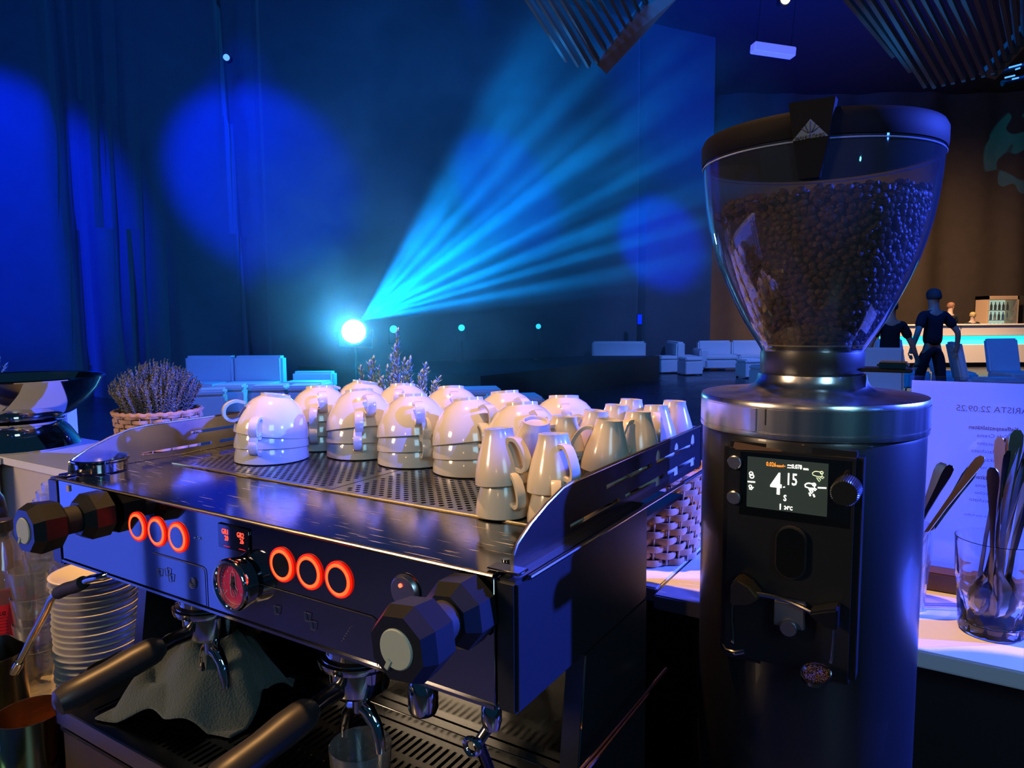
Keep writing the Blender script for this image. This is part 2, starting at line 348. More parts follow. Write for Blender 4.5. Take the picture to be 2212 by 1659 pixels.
# ---- slatted acoustic ceiling sails
slatm=pm('slat_wood',(.34,.21,.19),.6,noise=(4,.2))
def sail(label,lines,endA,endB,Y0,Yk):
    """slats between image-measured corner rays, hung as an inclined sail"""
    e=empty('acoustic_sail',(0,0,0),0,label,'ceiling panel')
    mb0=None
    for (a,b,c) in lines:
        pa=atY(a[0],a[1],Y0); pb=atY(b[0],b[1],Yk); d=(pb-pa).normalized(); n=d.cross(Vector((0,-1,.3))).normalized(); w=.5*c; up=n.cross(d).normalized()*.04
        vs=[pa-n*w,pa+n*w,pb+n*w,pb-n*w]; vs=vs+[q+up for q in vs]
        MB().add(vs,[(0,1,2,3),(7,6,5,4),(0,4,5,1),(1,5,6,2),(2,6,7,3),(3,7,4,0)]).build('slat',slatm,e,smooth=False)
    return e
def lerp(a,b,t): return tuple(a[i]+(b[i]-a[i])*t for i in range(len(a)))
L1=[]
for i in range(11):
    t=i/10; a=lerp((1100,-60),(1362,-60),t); b=lerp((1216,122),(1385,14),t) if i<10 else (1385,14)
    tb=[(1222,130),(1248,140),(1270,142),(1288,132),(1304,106),(1318,88),(1332,72),(1345,56),(1358,42),(1374,24),(1392,8)][i]
    L1.append((a,tb,.085))
s1=sail('slatted brown acoustic sail at the top middle of the ceiling',L1,0,0,8.4,9.6)
fr=MB(); q=[atY(x,y,Y) for x,y,Y in [(1290,140,9.6),(1310,160,9.7),(1470,-10,9.7),(1400,-10,9.6)]]; fr.add(q+[v+Vector((0,.05,.05)) for v in q],[(0,1,2,3),(7,6,5,4),(0,4,5,1),(1,5,6,2),(2,6,7,3),(3,7,4,0)]); fr.build('frame_board',slatm,s1,smooth=False)
L2=[]
for i in range(19):
    t=i/18; a=lerp((1775,-60),(2330,-60),t)
    tb=[(1925,120),(1962,152),(1995,185),(2015,186),(2035,181),(2055,177),(2078,172),(2098,167),(2120,162),(2140,156),(2153,142),(2166,127),(2180,110),(2193,95),(2208,76),(2222,60),(2236,44),(2250,28),(2264,12)][i]
    L2.append((a,tb,.085))
s2=sail('slatted brown acoustic sail at the top right of the ceiling',L2,0,0,7.4,8.8)
fr=MB(); q=[atY(x,y,Y) for x,y,Y in [(2120,165,8.8),(2150,172,8.9),(2290,20,8.9),(2262,0,8.8)]]; fr.add(q+[v+Vector((0,.05,.05)) for v in q],[(0,1,2,3),(7,6,5,4),(0,4,5,1),(1,5,6,2),(2,6,7,3),(3,7,4,0)]); fr.build('frame_board',slatm,s2,smooth=False)
# truss fixture at right edge
for k,(a,b) in enumerate([((2180,146),(2206,139)),((2194,150),(2203,147)),((2171,168),(2192,163)),((2187,171),(2200,168))]):
    pa=atY(*a,9.5); pb=atY(*b,9.5)
    if k==0: tr=empty('lighting_truss',(0,0,0),0,'dark lighting truss with thin pale blue tubes below the right sail','truss')
    MB().tube([pa,pb],.011,6).build('light_tube',pm('tube_glow',(.2,.5,.9),.4,emit=(.12,.45,.9),es=1.1),tr)
MB().tube([atY(2150,160,9.6),atY(2290,120,9.6)],.04,8).build('bar',matte,tr)
MB().tube([atY(2165,180,9.6),atY(2290,150,9.6)],.04,8).build('bar',matte,tr)
#==LOUNGE==
def cube_seat(px,py,top,w,dep,rz,label,grp='white lounge cubes',name='cube_stool',cat='stool'):
    """px centre column, py base row -> floor position"""
    p=atZ(px,py,0); e=empty(name,(p.x,p.y,0),rz,label,cat,grp)
    MB().box((-w/2,-dep/2,.03),(w/2,dep/2,top-.10)).build('body',uph,e,bevel=.015)
    MB().box((-w/2-.005,-dep/2-.005,top-.10),(w/2+.005,dep/2+.005,top)).build('cushion',uph,e,bevel=.03)
    for sx in(-1,1):
        for sy in(-1,1): MB().box((sx*w*.42-.02,sy*dep*.42-.02,0),(sx*w*.42+.02,sy*dep*.42+.02,.03)).build('foot',matte,e,smooth=False)
    return e
def sofa(p,rz,L,D,H,label,arms=True,grp=None,nb=2):
    e=empty('lounge_sofa',p,rz,label,'sofa',grp)
    MB().box((-L/2,-D/2,.06),(L/2,D/2,.28)).build('base',uph,e,bevel=.02)
    for k in range(nb):
        a=-L/2+k*L/nb; MB().box((a+.01,-D/2-.01,.28),(a+L/nb-.01,D/2-.2,.42)).build('seat_cushion',uph,e,bevel=.04)
        MB().box((a+.01,D/2-.22,.28),(a+L/nb-.01,D/2,H)).build('backrest',uph,e,bevel=.04)
    if arms:
        for sx in(-1,1): MB().box((sx*L/2-.12,-D/2,.06),(sx*L/2+.12,D/2,.58)).build('armrest',uph,e,bevel=.04)
    for sx in(-1,1):
        for sy in(-1,1): MB().box((sx*L*.45-.03,sy*D*.42-.03,0),(sx*L*.45+.03,sy*D*.42+.03,.06)).build('foot',matte,e,smooth=False)
    return e
sofa((-4.75,11.75,0),math.radians(-6),1.75,.85,.84,'long white sofa in blue light behind the round foliage plant',False)
sofa((-3.42,11.9,0),math.radians(-6),.75,.7,.56,'low white sofa end beside the long sofa under the bright light',False,nb=1)
cube_seat(455,905,.45,.45,.45,.3,'white cube stool just right of the basket of grey foliage')
cube_seat(500,892,.45,.45,.45,.2,'white cube stool with a cream top behind the left cup stack')
cube_seat(588,895,.46,.5,.45,.1,'white cube stool with a bright top left of the second cup stack')
cube_seat(662,893,.45,.45,.45,.1,'white cube stool in front of the low sofa end')
cube_seat(1025,905,.45,.75,.6,.15,'wide white lounge pouf behind the middle cups, left one of the pair',name='lounge_pouf',cat='pouf')
cube_seat(1110,928,.45,.7,.6,.15,'wide white lounge pouf behind the middle cups, right one of the pair',name='lounge_pouf',cat='pouf')
p=atY(1335,760,17.55); sofa((p.x,p.y,0),math.radians(-14),1.35,.6,.84,'white curved sofa end peeking over the far edge of the stage',False,nb=1)
p=atY(1560,760,19.2); sofa((6.5,p.y,0),math.radians(2),2.8,.8,.78,'long white corner sofa in the far lounge left of the hopper',True,nb=3)
p=atY(1477,760,18.6); sofa((p.x,p.y,0),math.radians(92),1.2,.7,.80,'short white sofa side at the left end of the far corner sofa',False,nb=1)
for a in [(1437,806,'white cube stool by the stage corner, furthest left of the far lounge'),(1490,810,'white cube stool second from the stage corner in the far lounge'),
          (1573,790,'white cube stool in front of the far corner sofa'),(1618,816,'white cube stool nearest to the left side of the hopper foot'),(1652,836,'shaded white cube stool half hidden behind the hopper foot')]:
    cube_seat(a[0],a[1],.45,.46,.46,.25,a[2])
def low_chair(px,py,Y,rz,label):
    p=atY(px,py,Y); e=empty('lounge_chair',(p.x,p.y,0),rz,label,'chair','white lounge chairs near the far bar')
    MB().box((-.3,-.3,.16),(.3,.3,.44)).build('seat',uph,e,bevel=.03)
    MB().box((-.3,-.06,.0),(.3,.06,.62),T(0,.26,.40)@RX(-.22)).build('backrest',uph,e,bevel=.03)
    for sx in(-.25,.25):
        for sy in(-.25,.25): MB().cyl(.015,0,.17,8,T(sx,sy,0)).build('leg',chrome,e)
low_chair(2062,800,12.5,math.radians(70),'white lounge chair with slanted back right of the walking man')
low_chair(2118,800,11.2,math.radians(70),'white lounge chair with tall slanted back left of the dark cube')
low_chair(2195,790,12.4,math.radians(5),'white lounge chair at the right edge behind the dark cube')
low_chair(1905,800,9.2,math.radians(-20),'white lounge chair low behind the hopper collar')
low_chair(1955,800,12.7,math.radians(20),'white lounge chair between the two walking men')
cube_seat(2155,900,.55,.5,.5,0,'shaded dark blue cube stool in front of the far bar')
# ---- far bar with cyan light band
BY=19.4
def bx(px): return atY(px,700,BY).x
e=empty('bar_counter',(bx(2250),BY,0),0,'long white bar counter with a glowing cyan light band','bar counter')
barw=pm('bar_white',(.75,.66,.58),.4)
for k in range(4):
    x0=-4.4+k*2.2; MB().box((x0+.01,0,.12),(x0+2.19,.5,.62)).build('lower_panel',barw,e,bevel=.01); MB().box((x0+.01,0,.86),(x0+2.19,.5,1.14)).build('upper_panel',barw,e,bevel=.01)
    MB().box((x0+.03,.06,.62),(x0+2.17,.12,.86)).build('light_band',pm('cyan_band',(.1,.8,.8),.4,emit=(.02,.78,.80),es=1.3),e)
MB().box((-4.4,-.04,1.14),(4.4,.56,1.18)).build('counter_top',barw,e,bevel=.01); MB().box((-4.35,.1,0),(4.35,.45,.12)).build('plinth',matte,e)
# fridge behind the bar
p=atY(2165,700,21.6); e=empty('drinks_fridge',(p.x,p.y,0),0,'lit glass door drinks fridge standing behind the far bar','fridge')
H=2.0; fw=.48
fo=pm('fridge_case',(.75,.5,.3),.4)
b=MB(); b.box((-fw,0,0),(-fw+.06,.6,H)); b.box((fw-.06,0,0),(fw,.6,H)); b.box((-fw,0,H-.12),(fw,.6,H)); b.box((-fw,0,0),(fw,.6,.1)); b.box((-fw,.55,0),(fw,.6,H)); b.build('case',fo,e,bevel=.01)
MB().box((-fw+.06,.53,.1),(fw-.06,.55,H-.12)).build('lit_back',pm('fridge_light',(.8,.9,.85),.4,emit=(.55,.8,.66),es=.8),e,smooth=False)
for z in(.5,.9,1.25,1.55): MB().box((-fw+.06,.1,z),(fw-.06,.5,z+.02)).build('shelf',white,e,smooth=False)
MB().box((-fw+.06,-.01,.1),(fw-.06,0,H-.12)).build('glass_door',thin,e,smooth=False)
bt=[pm('bottle_green',(.02,.05,.03),.2),pm('bottle_blue',(.05,.25,.5),.2),pm('can_white',(.6,.6,.5),.3)]
for z in(.92,1.27,1.57):
    for k in range(6):
        o=MB().lathe([(.0,0),(.035,0),(.035,.14),(.014,.2),(.014,.25),(0,.25)],10).build('drink_bottle',bt[(k+int(z*10))%3 if z<1.5 else 0],loc=(p.x-.32+k*.125,p.y+.25,z))
        tag(o,'small drink bottle on the lit shelves of the far fridge','bottle','bottles in the drinks fridge')
p2=atY(2225,700,21.6); MB2=MB().box((-.55,0,0),(.55,.6,2.0)); o=MB2.build('back_bar_cabinet',pm('cab_brown',(.05,.04,.035),.4),loc=(p2.x+.45,p2.y,0),bevel=.02); tag(o,'dark tall cabinet right of the lit drinks fridge','cabinet')
# ---- people
def person(px,py,Y,top,rz,shirt,trous,skin,hair,label,pose,foot=True):
    p=atY(px,py,Y); e=empty('person',(p.x,p.y,0),rz,label,'person'); s=top/1.8
    J={}; 
    def chain(name,V,E,R,mat,parent=e,sub=2):
        me=bpy.data.meshes.new(name); me.from_pydata([tuple(Vector(v)*s) for v in V],E,[]); o=bpy.data.objects.new(name,me); COL.objects.link(o)
        md=o.modifiers.new('skin','SKIN'); md.use_smooth_shade=True; md.branch_smoothing=.6
        for i,r in enumerate(R):
            sv=me.skin_vertices[0].data[i]; sv.radius=(r[0]*s,r[1]*s) if isinstance(r,tuple) else (r*s,r*s); sv.use_root=(i==0)
        o.modifiers.new('sub','SUBSURF').levels=sub
        bpy.context.view_layer.update(); dg=bpy.context.evaluated_depsgraph_get()
        m2=bpy.data.meshes.new_from_object(o.evaluated_get(dg)); m2.materials.clear(); m2.materials.append(mat); m2.shade_smooth()
        bpy.data.objects.remove(o); o=bpy.data.objects.new(name,m2); COL.objects.link(o); o.parent=parent; return o
    st=pose.get('stride',.12); al=pose.get('armL',(.34,.02,.90)); ar=pose.get('armR',(-.34,.02,.90)); el=pose.get('elL',(.30,.06,1.14)); er=pose.get('elR',(-.30,.06,1.14))
    V=[(0,0,.98),(0,0,1.12),(0,.01,1.28),(0,.01,1.42),(0,0,1.50),(0,-.01,1.585),(0,-.02,1.69),(0,-.02,1.755),
       (.17,.0,1.43),el,al,(al[0],al[1]-.03,al[2]-.09),(-.17,.0,1.43),er,ar,(ar[0],ar[1]-.03,ar[2]-.09),
       (.10,0,.92),(.12,-st*.6,.50),(.12,st*.2-st,.09),(.12,-st-.12,.04),(-.10,0,.92),(-.12,st*.4,.50),(-.12,st,.09),(-.12,st-.12,.04)]
    E=[(0,1),(1,2),(2,3),(3,4),(4,5),(5,6),(6,7),(3,8),(8,9),(9,10),(10,11),(3,12),(12,13),(13,14),(14,15),(0,16),(16,17),(17,18),(18,19),(0,20),(20,21),(21,22),(22,23)]
    R=[(.11,.08),(.11,.08),(.13,.09),(.13,.09),.066,.070,(.088,.102),(.062,.078),.06,.044,.034,.036,.06,.044,.034,.036,.065,.045,.040,.035,.065,.045,.040,.035]
    body=chain('body',V,E,R,skin)
    V=[(0,0,.93),(0,0,1.12),(0,.01,1.28),(0,.01,1.425),(0,0,1.49),(.17,.0,1.435),tuple(Vector((.17,0,1.43)).lerp(Vector(el),.75)),(-.17,.0,1.43),tuple(Vector((-.17,0,1.43)).lerp(Vector(er),.75))]
    chain('t_shirt',V,[(0,1),(1,2),(2,3),(3,4),(3,5),(5,6),(3,7),(7,8)],[(.165,.125),(.155,.118),(.175,.13),(.165,.118),.078,.088,.070,.088,.070],shirt)
    V=[(0,0,1.0),(0,0,.93),(.10,0,.88),(.12,-st*.6,.50),(.12,st*.2-st,.10),(-.10,0,.88),(-.12,st*.4,.50),(-.12,st,.10)]
    chain('trousers',V,[(0,1),(1,2),(2,3),(3,4),(1,5),(5,6),(6,7)],[(.155,.12),(.165,.13),.105,.078,.062,.105,.078,.062],trous)
    hm=MB().lathe([(.001,1.825),(.05,1.815),(.085,1.785),(.099,1.74),(.101,1.70),(.097,1.675),(.085,1.655)],20)
    hm.v=[(x*s,(y*1.12-.02+(.012 if z<1.72 else 0))*s,z*s) for x,y,z in hm.v]; hm.build('hair',hair,e)
    for sx in(-1,1): MB().lathe([(.0,-.008),(.02,-.006),(.022,.0),(.012,.006),(0,.006)],10,T(sx*.088*s,-.02*s,1.69*s)@RY(PI/2)).build('ear',skin,e)
    # face on the -y side
    MB().lathe([(0,.03),(.008,.02),(.013,0)],8,T(0,-.108*s,1.675*s)@RX(PI/2)).build('nose',skin,e)
    for sx in(-1,1): MB().lathe([(0,.006),(.008,.003),(.011,0)],8,T(sx*.032*s,-.104*s,1.70*s)@RX(PI/2)).build('eye',pm('eye_white',(.6,.6,.6),.3),e)
    MB().tube([(-.022*s,-.102*s,1.635*s),(0,-.108*s,1.632*s),(.022*s,-.102*s,1.635*s)],.005*s,6).build('mouth',pm('lip',(.35,.12,.10),.5),e)
    # hands: fingers rooted in the palm
    for hx,sd in((al,1),(ar,-1)):
        base=Vector((hx[0],hx[1]-.03,hx[2]-.10))
        for k in range(4):
            fx=base+Vector((0,(-.028+.018*k),-.01)); ln=[.06,.07,.066,.05][k]
            MB().tube([fx*s,(fx+Vector((-sd*.006,0,-ln*.5)))*s,(fx+Vector((-sd*.022,0,-ln)))*s],[.0085*s,.008*s,.006*s],6).build('finger',skin,e)
        fx=base+Vector((0,-.036,.03)); MB().tube([fx*s,(fx+Vector((-sd*.01,-.025,-.025)))*s,(fx+Vector((-sd*.02,-.03,-.05)))*s],[.010*s,.009*s,.007*s],6).build('thumb',skin,e)
    for k,(x,y) in enumerate([(.12,-st-.03),(-.12,st-.03)]):
        b=MB().box((-.045,-.17,0),(.045,.09,.075)); b.v=[((vx+x)*s,(vy+y)*s,vz*(.6 if vy<-.1 else 1)*s) for vx,vy,vz in b.v]; b.build('shoe',matte,e,bevel=.02*s)
    return e
navy=pm('navy_shirt',(.008,.010,.018),.9); dtr=pm('dark_trousers',(.008,.010,.016),.85); sk=pm('skin',(.45,.27,.20),.5); sk2=pm('skin_light',(.52,.33,.25),.5)
person(2014,740,11.0,1.83,PI+.12,navy,dtr,sk,pm('hair_dark',(.05,.04,.045),.7),'man in a dark T-shirt seen from behind, walking towards the far bar',dict(stride=.14,armL=(.36,.04,.92),armR=(-.40,.02,.93),elL=(.33,.10,1.14),elR=(-.36,.08,1.15)))
person(1922,740,10.2,1.66,PI-.1,pm('black_shirt',(.006,.008,.012),.9),dtr,sk,pm('hair_dark',(.05,.04,.045),.7),'person in black clothes seen from behind, half hidden by the hopper',dict(stride=.10,armR=(-.46,-.08,.86),elR=(-.33,.0,1.12)))
person(2051,700,20.6,1.78,.2,pm('black_shirt',(.006,.008,.012),.9),dtr,sk2,pm('hair_brown',(.16,.07,.04),.7),'brown haired bartender behind the far bar, next to the walking man',dict(stride=.02))
person(2100,700,20.8,1.50,-.3,pm('black_shirt',(.006,.008,.012),.9),dtr,sk2,pm('hair_blond',(.35,.26,.10),.7),'blond bartender bending low behind the far bar, left of the fridge',dict(stride=.02))
#==COUNTERS==
def localthing(name,x,y,z,label,cat,group=None,rz=0):
    p=W(x,y,z); return empty(name,p,RZM+rz,label,cat,group)
e=localthing('working_counter',0,0,ZC,'black low working counter under the espresso machine and grinder','counter')
MB().box((-1.15,-.16,-.04),(1.35,.485,0)).build('worktop',pm('worktop_dark',(.03,.032,.036),.35),e,bevel=.004)
MB().box((-1.1,-.08,-COUNTER),(1.3,.45,-.04)).build('cabinet',matte,e,smooth=False)
# raised bar top of white panels, behind the machine
e=localthing('front_bar',0,0,ZB,'raised white bar top of butted panels behind the machine and grinder','bar counter')
for k,(x0,x1,y0,y1) in enumerate([(-2.1,-.36,.505,.815),(-.355,.643,.53,.83),(.647,1.55,.505,.84)]):
    MB().box((x0,y0,-.022),(x1,y1,0)).build('top_panel',white,e,bevel=.002)
MB().box((-2.05,.53,-BAR),(-.42,.78,-.022)).build('white_panel',pm('bar_inner_white',(.55,.50,.43),.45),e,smooth=False)
MB().box((-.42,.56,-BAR),(1.50,.80,-.022)).build('dark_panel',matte,e,smooth=False)
e=localthing('added_reflection_bar',-1.44,0,0,'unseen white bar return added to reflect in the machine front panel','bar counter')  # unseen block, added to give the mirror panel something pale to reflect
MB().box((-.30,-1.3,ZB-.022),(.02,.50,ZB)).build('top_panel',white,e,bevel=.002)
for y_ in(-.98,-1.14): MB().box((.0,y_,-1.242),(.012,y_+.045,ZB-.03)).build('reflection_strip',matte,e,smooth=False)  # strips added as dark lines in the panel reflection
MB().box((-.28,-1.28,-1.242),(0,.50,ZB-.022)).build('white_panel',pm('bar_inner_white',(.55,.50,.43),.45),e,smooth=False)
#==MACHINE==
MACH=empty('espresso_machine',W(0,0,0),RZM,'two group steel espresso machine with black knobs, glowing red rings and cups on top','espresso machine')
# body top tray
SZ=.003
scr=bpy.data.materials.new('scratched_steel'); scr.use_nodes=True; nt=scr.node_tree; b=nt.nodes['Principled BSDF']; b.inputs['Metallic'].default_value=1; b.inputs['Base Color'].default_value=(.40,.39,.40,1)
tc=nn(nt,'ShaderNodeTexCoord'); acc=None
for (ro,sx_,sy_,th) in((.10,14,420,.66),(-.35,22,500,.69),(.02,9,260,.68)):
    mp=nn(nt,'ShaderNodeMapping'); mp.inputs['Rotation'].default_value=(0,0,ro); mp.inputs['Scale'].default_value=(sx_,sy_,1); nt.links.new(tc.outputs['Object'],mp.inputs[0])
    n=nn(nt,'ShaderNodeTexNoise'); n.inputs['Scale'].default_value=1; n.inputs['Detail'].default_value=2; nt.links.new(mp.outputs[0],n.inputs[0])
    mr=nn(nt,'ShaderNodeMapRange'); mr.inputs[1].default_value=th; mr.inputs[2].default_value=th+.05; nt.links.new(n.outputs[0],mr.inputs[0])
    if acc is None: acc=mr.outputs[0]
    else:
        ad=nn(nt,'ShaderNodeMath',operation='MAXIMUM'); nt.links.new(acc,ad.inputs[0]); nt.links.new(mr.outputs[0],ad.inputs[1]); acc=ad.outputs[0]
sm_=nn(nt,'ShaderNodeTexNoise'); sm_.inputs['Scale'].default_value=9; sm_.inputs['Detail'].default_value=4; nt.links.new(tc.outputs['Object'],sm_.inputs[0])
mr=nn(nt,'ShaderNodeMapRange'); mr.inputs[3].default_value=.07; mr.inputs[4].default_value=.22; nt.links.new(sm_.outputs[0],mr.inputs[0])
mx=nn(nt,'ShaderNodeMix'); mx.inputs[3].default_value=.5; nt.links.new(acc,mx.inputs[0]); nt.links.new(mr.outputs[0],mx.inputs[2]); nt.links.new(mx.outputs[0],b.inputs['Roughness'])
mc=nn(nt,'ShaderNodeMix',data_type='RGBA'); mc.inputs[6].default_value=(.34,.335,.35,1); mc.inputs[7].default_value=(.85,.80,.72,1); nt.links.new(acc,mc.inputs[0]); nt.links.new(mc.outputs[2],b.inputs['Base Color'])
bp=nn(nt,'ShaderNodeBump'); bp.inputs['Strength'].default_value=.35; bp.inputs['Distance'].default_value=.0004; nt.links.new(acc,bp.inputs['Height']); nt.links.new(bp.outputs[0],b.inputs['Normal'])
PX0,PX1,PY0,PY1=.055,.685,.131,.50
top=MB(); top.box((0,0,-SZ),(.70,PY0,0)); top.box((0,PY0,-SZ),(PX0,.52,0)); top.box((PX1,PY0,-SZ),(.70,.52,0)); top.box((PX0,PY1,-SZ),(PX1,.52,0))
top.build('top_sheet',scr,MACH,bevel=.0006,seg=1)
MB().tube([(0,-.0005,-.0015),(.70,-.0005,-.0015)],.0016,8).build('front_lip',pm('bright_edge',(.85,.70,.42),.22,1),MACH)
MB().box((PX0-.004,PY0-.004,-.05),(PX1+.004,PY1+.004,-.045)).build('tray_floor',dark_steel,MACH,smooth=False)
def perf(x0,x1,y0,y1,z):
    mb=MB(); px=.0128; py=.0074; r=.0033; nx=int((x1-x0-.012)/px); ny=int((y1-y0-.016)/py); K=10
    ox=x0+(x1-x0-nx*px)/2; oy=y0+(y1-y0-ny*py)/2
    circ=[(cos(2*PI*k/K),sin(2*PI*k/K)) for k in range(K)]
    def rectpt(c,s,hx,hy):
        t=min(hx/abs(c) if abs(c)>1e-9 else 9e9,hy/abs(s) if abs(s)>1e-9 else 9e9); return (c*t,s*t)
    V=[];Fc=[]
    for j in range(ny):
        sh=0 if j%2 else px/2; m_=nx if j%2 else nx-1
        yc=oy+(j+.5)*py
        if sh: 
            for xa,xb in((ox,ox+sh),(ox+nx*px-sh,ox+nx*px)):
                n=len(V); V+=[(xa,yc-py/2,z),(xb,yc-py/2,z),(xb,yc+py/2,z),(xa,yc+py/2,z)]; Fc.append((n,n+1,n+2,n+3))
        for i in range(m_):
            xc=ox+sh+(i+.5)*px; n=len(V); hx=px/2;hy=py/2
            # outer ring: corners + mids, inner ring circle of 8
            out=[(hx,0),(hx,hy),(0,hy),(-hx,hy),(-hx,0),(-hx,-hy),(0,-hy),(hx,-hy)]
            for u,v in out: V.append((xc+u,yc+v,z))
            for k in range(8): V.append((xc+r*cos(PI*k/4),yc+r*sin(PI*k/4),z))
            for k in range(8): V.append((xc+r*cos(PI*k/4),yc+r*sin(PI*k/4),z-.002))
            for k in range(8):
                q=(k+1)%8; Fc.append((n+k,n+q,n+8+q,n+8+k)); Fc.append((n+8+k,n+8+q,n+16+q,n+16+k))
    X0,X1,Y0,Y1=ox,ox+nx*px,oy,oy+ny*py
    n=len(V); V+=[(x0,y0,z),(x1,y0,z),(x1,y1,z),(x0,y1,z),(X0,Y0,z),(X1,Y0,z),(X1,Y1,z),(X0,Y1,z)]
    Fc+=[(n,n+1,n+5,n+4),(n+1,n+2,n+6,n+5),(n+2,n+3,n+7,n+6),(n+3,n,n+4,n+7)]
    n=len(V); V+=[(x0,y0,z-.006),(x1,y0,z-.006),(x1,y0,z),(x0,y0,z)]; Fc.append((n,n+1,n+2,n+3))
    n=len(V); V+=[(x0,y0,z-.006),(x0,y1,z-.006),(x0,y1,z),(x0,y0,z)]; Fc.append((n+3,n+2,n+1,n))
    n=len(V); V+=[(x1,y0,z-.006),(x1,y1,z-.006),(x1,y1,z),(x1,y0,z)]; Fc.append((n,n+1,n+2,n+3))
    return mb.add(V,Fc)
perfm=pm('perforated_steel',(.52,.52,.54),.2,1)
for a,b_ in((PX0+.001,.3705),(.3725,PX1-.001)): perf(a,b_,PY0+.001,PY1-.001,.0005).build('perforated_plate',perfm,MACH,smooth=False)
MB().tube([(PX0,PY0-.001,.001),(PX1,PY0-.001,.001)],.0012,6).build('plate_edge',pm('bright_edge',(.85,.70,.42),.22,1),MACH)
# front panel
MB().box((0,.001,-.1155),(.70,.012,-.004)).build('front_panel',panel_steel,MACH,bevel=.0008,seg=1)
MB().box((0,-.0012,-.1155),(.70,.001,-.1125)).build('panel_lip',steel,MACH,smooth=False)
body=MB().prism([(0,.012),(.70,.012),(.70,.25),(.67,.285),(.03,.285),(0,.25)],-.11,-.055); body.build('body_housing',satin,MACH,smooth=False)
def side(x0,x1,name,mat,y1=.285,z0=-.116):
    return MB().box((x0,0,z0),(x1,y1,-.003)).build(name,mat,MACH,bevel=.003)
side(-.028,-.001,'side_panel',satin,z0=-.122); side(.701,.722,'side_panel',satin)
# rails with long slots
rail=[(.016,0),(.018,.012),(.024,.020),(.045,.031),(.075,.042),(.105,.050),(.130,.052),(.522,.052),(.522,-.006),(.018,-.006)]
holes=[slot(.118,.235,.008,.0125),slot(.25,.37,.008,.0125),slot(.385,.495,.008,.0125),slot(.20,.33,.029,.0335),slot(.345,.49,.029,.0335)]
Mside=lambda x:Matrix(((0,0,1,x),(1,0,0,0),(0,1,0,0),(0,0,0,1)))
rails=pm('rail_steel',(.36,.36,.40),.24,1)
for x in(-.006,.706): plate(rail,holes,.003,Mside(x)).build('cup_rail_side',rails,MACH,smooth=False)
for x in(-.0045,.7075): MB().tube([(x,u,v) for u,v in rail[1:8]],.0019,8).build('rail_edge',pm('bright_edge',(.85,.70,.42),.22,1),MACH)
back=[(.0,-.004),(.71,-.004),(.71,.052),(.0,.052)]
plate(back,[slot(.06,.2,.01,.0145),slot(.22,.36,.01,.0145),slot(.38,.52,.01,.0145),slot(.54,.66,.01,.0145),slot(.12,.34,.029,.0335),slot(.38,.6,.029,.0335)],.003,Matrix(((1,0,0,0),(0,0,1,.519),(0,1,0,0),(0,0,0,1)))).build('cup_rail_back',rails,MACH,smooth=False)
for x0,x1 in((-.006,.014),(.690,.722)): MB().box((x0,.004,.0005),(x1,.02,.003)).build('rail_foot',dark_steel,MACH,bevel=.001,seg=1)
MB().tube([(.7235,.018,-.004),(.7235,.52,-.004)],.0022,8).build('rail_base_strip',rails,MACH)
MB().cyl(.0035,.0,.0022,12,T(.693,.03,.0005)).build('screw',steel,MACH)
# glowing ring buttons
ringxs=[.1855,.226,.2668,.443,.4827,.5227]
FM=lambda x,z,y=0:T(x,y,z)@FRONT
for x in ringxs:
    rb=MB().cyl(.0125,0,.0018,32,FM(x,-.0392)).build('button',panel_steel,MACH)
    MB().torus(.0143,.0017,FM(x,-.0392,-.0006)).build('glow_ring',redglow,rb)
    MB().torus(.0168,.0012,FM(x,-.0392,-.0003)).build('ring_rim',redglow2,rb)
# displays
q1,q2,q3,q4=[locR(x,y,1,-.0016) for x,y in((486,1149),(489,1163),(519,1157),(522,1170))]
dp=MB().box((q1.x-.013,-.0014,q4.z-.0125),(q3.x+.013,.001,q1.z+.008)).build('display_window',blackglass,MACH,bevel=.0006,seg=1)
FT=lambda x,z,y=-.0016:T(x,y,z)@RX(PI/2)
for t_,q_ in(('GR1',q1),('20',q2),('GR2',q3),('26',q4)): text(t_,.0080,redtext,dp,FT(q_.x,q_.z),sx=.8,bold=.00003)
for x,z in((q2.x,q2.z-.009),(q4.x,q4.z-.009)): MB().box((x-.005,-.0017,z),(x+.005,-.0013,z+.0005)).build('status_line',redglow2,dp,smooth=False)
# manometer
GX=locR(494,1266,1,-.019)
gx,gz=GX.x,GX.z
gm=MB().lathe([(.022,0),(.0262,.002),(.0272,.009),(.0282,.014),(.0282,.018),(.0268,.0200),(.0242,.0200),(.0224,.0165),(.0222,.0105)],48,FM(gx,gz)).build('gauge_bezel',chrome,MACH)
dial=MB().lathe([(0,.0128),(.0223,.0128),(.0223,.010)],48,FM(gx,gz)).build('gauge_face',dialm,MACH)
b=MB()
for k in range(25):
    a=math.radians(-130+k*10.8); r0,r1=(.0175,.0207) if k%5==0 else (.0190,.0206)
    b.box((-.00025,r0,.0129),(.00025,r1,.0132),FM(gx,gz)@RZ(-a))
b.torus(.0213,.00022,FM(gx,gz,-.013),n=48,k=4); b.build('scale_ticks',inkm,dial)
for k,t_ in enumerate(['0','2','4','6','8','10','12','14','16']):
    a=math.radians(-130+k*32); text(t_,.0035,inkm,dial,FT(gx+.0150*sin(a),gz+.0150*cos(a),-.0132),name='scale_number')
lion=[(-.002,.013),(.002,.013),(.0035,.009),(.003,.005),(.004,.001),(.0035,-.003),(.0065,-.005),(.0055,-.010),(.003,-.0095),(.002,-.006),(.0,-.009),(.0015,-.0135),(-.003,-.0135),(-.0048,-.009),(-.0045,-.004),(-.0052,0),(-.004,.005),(-.0038,.010)]
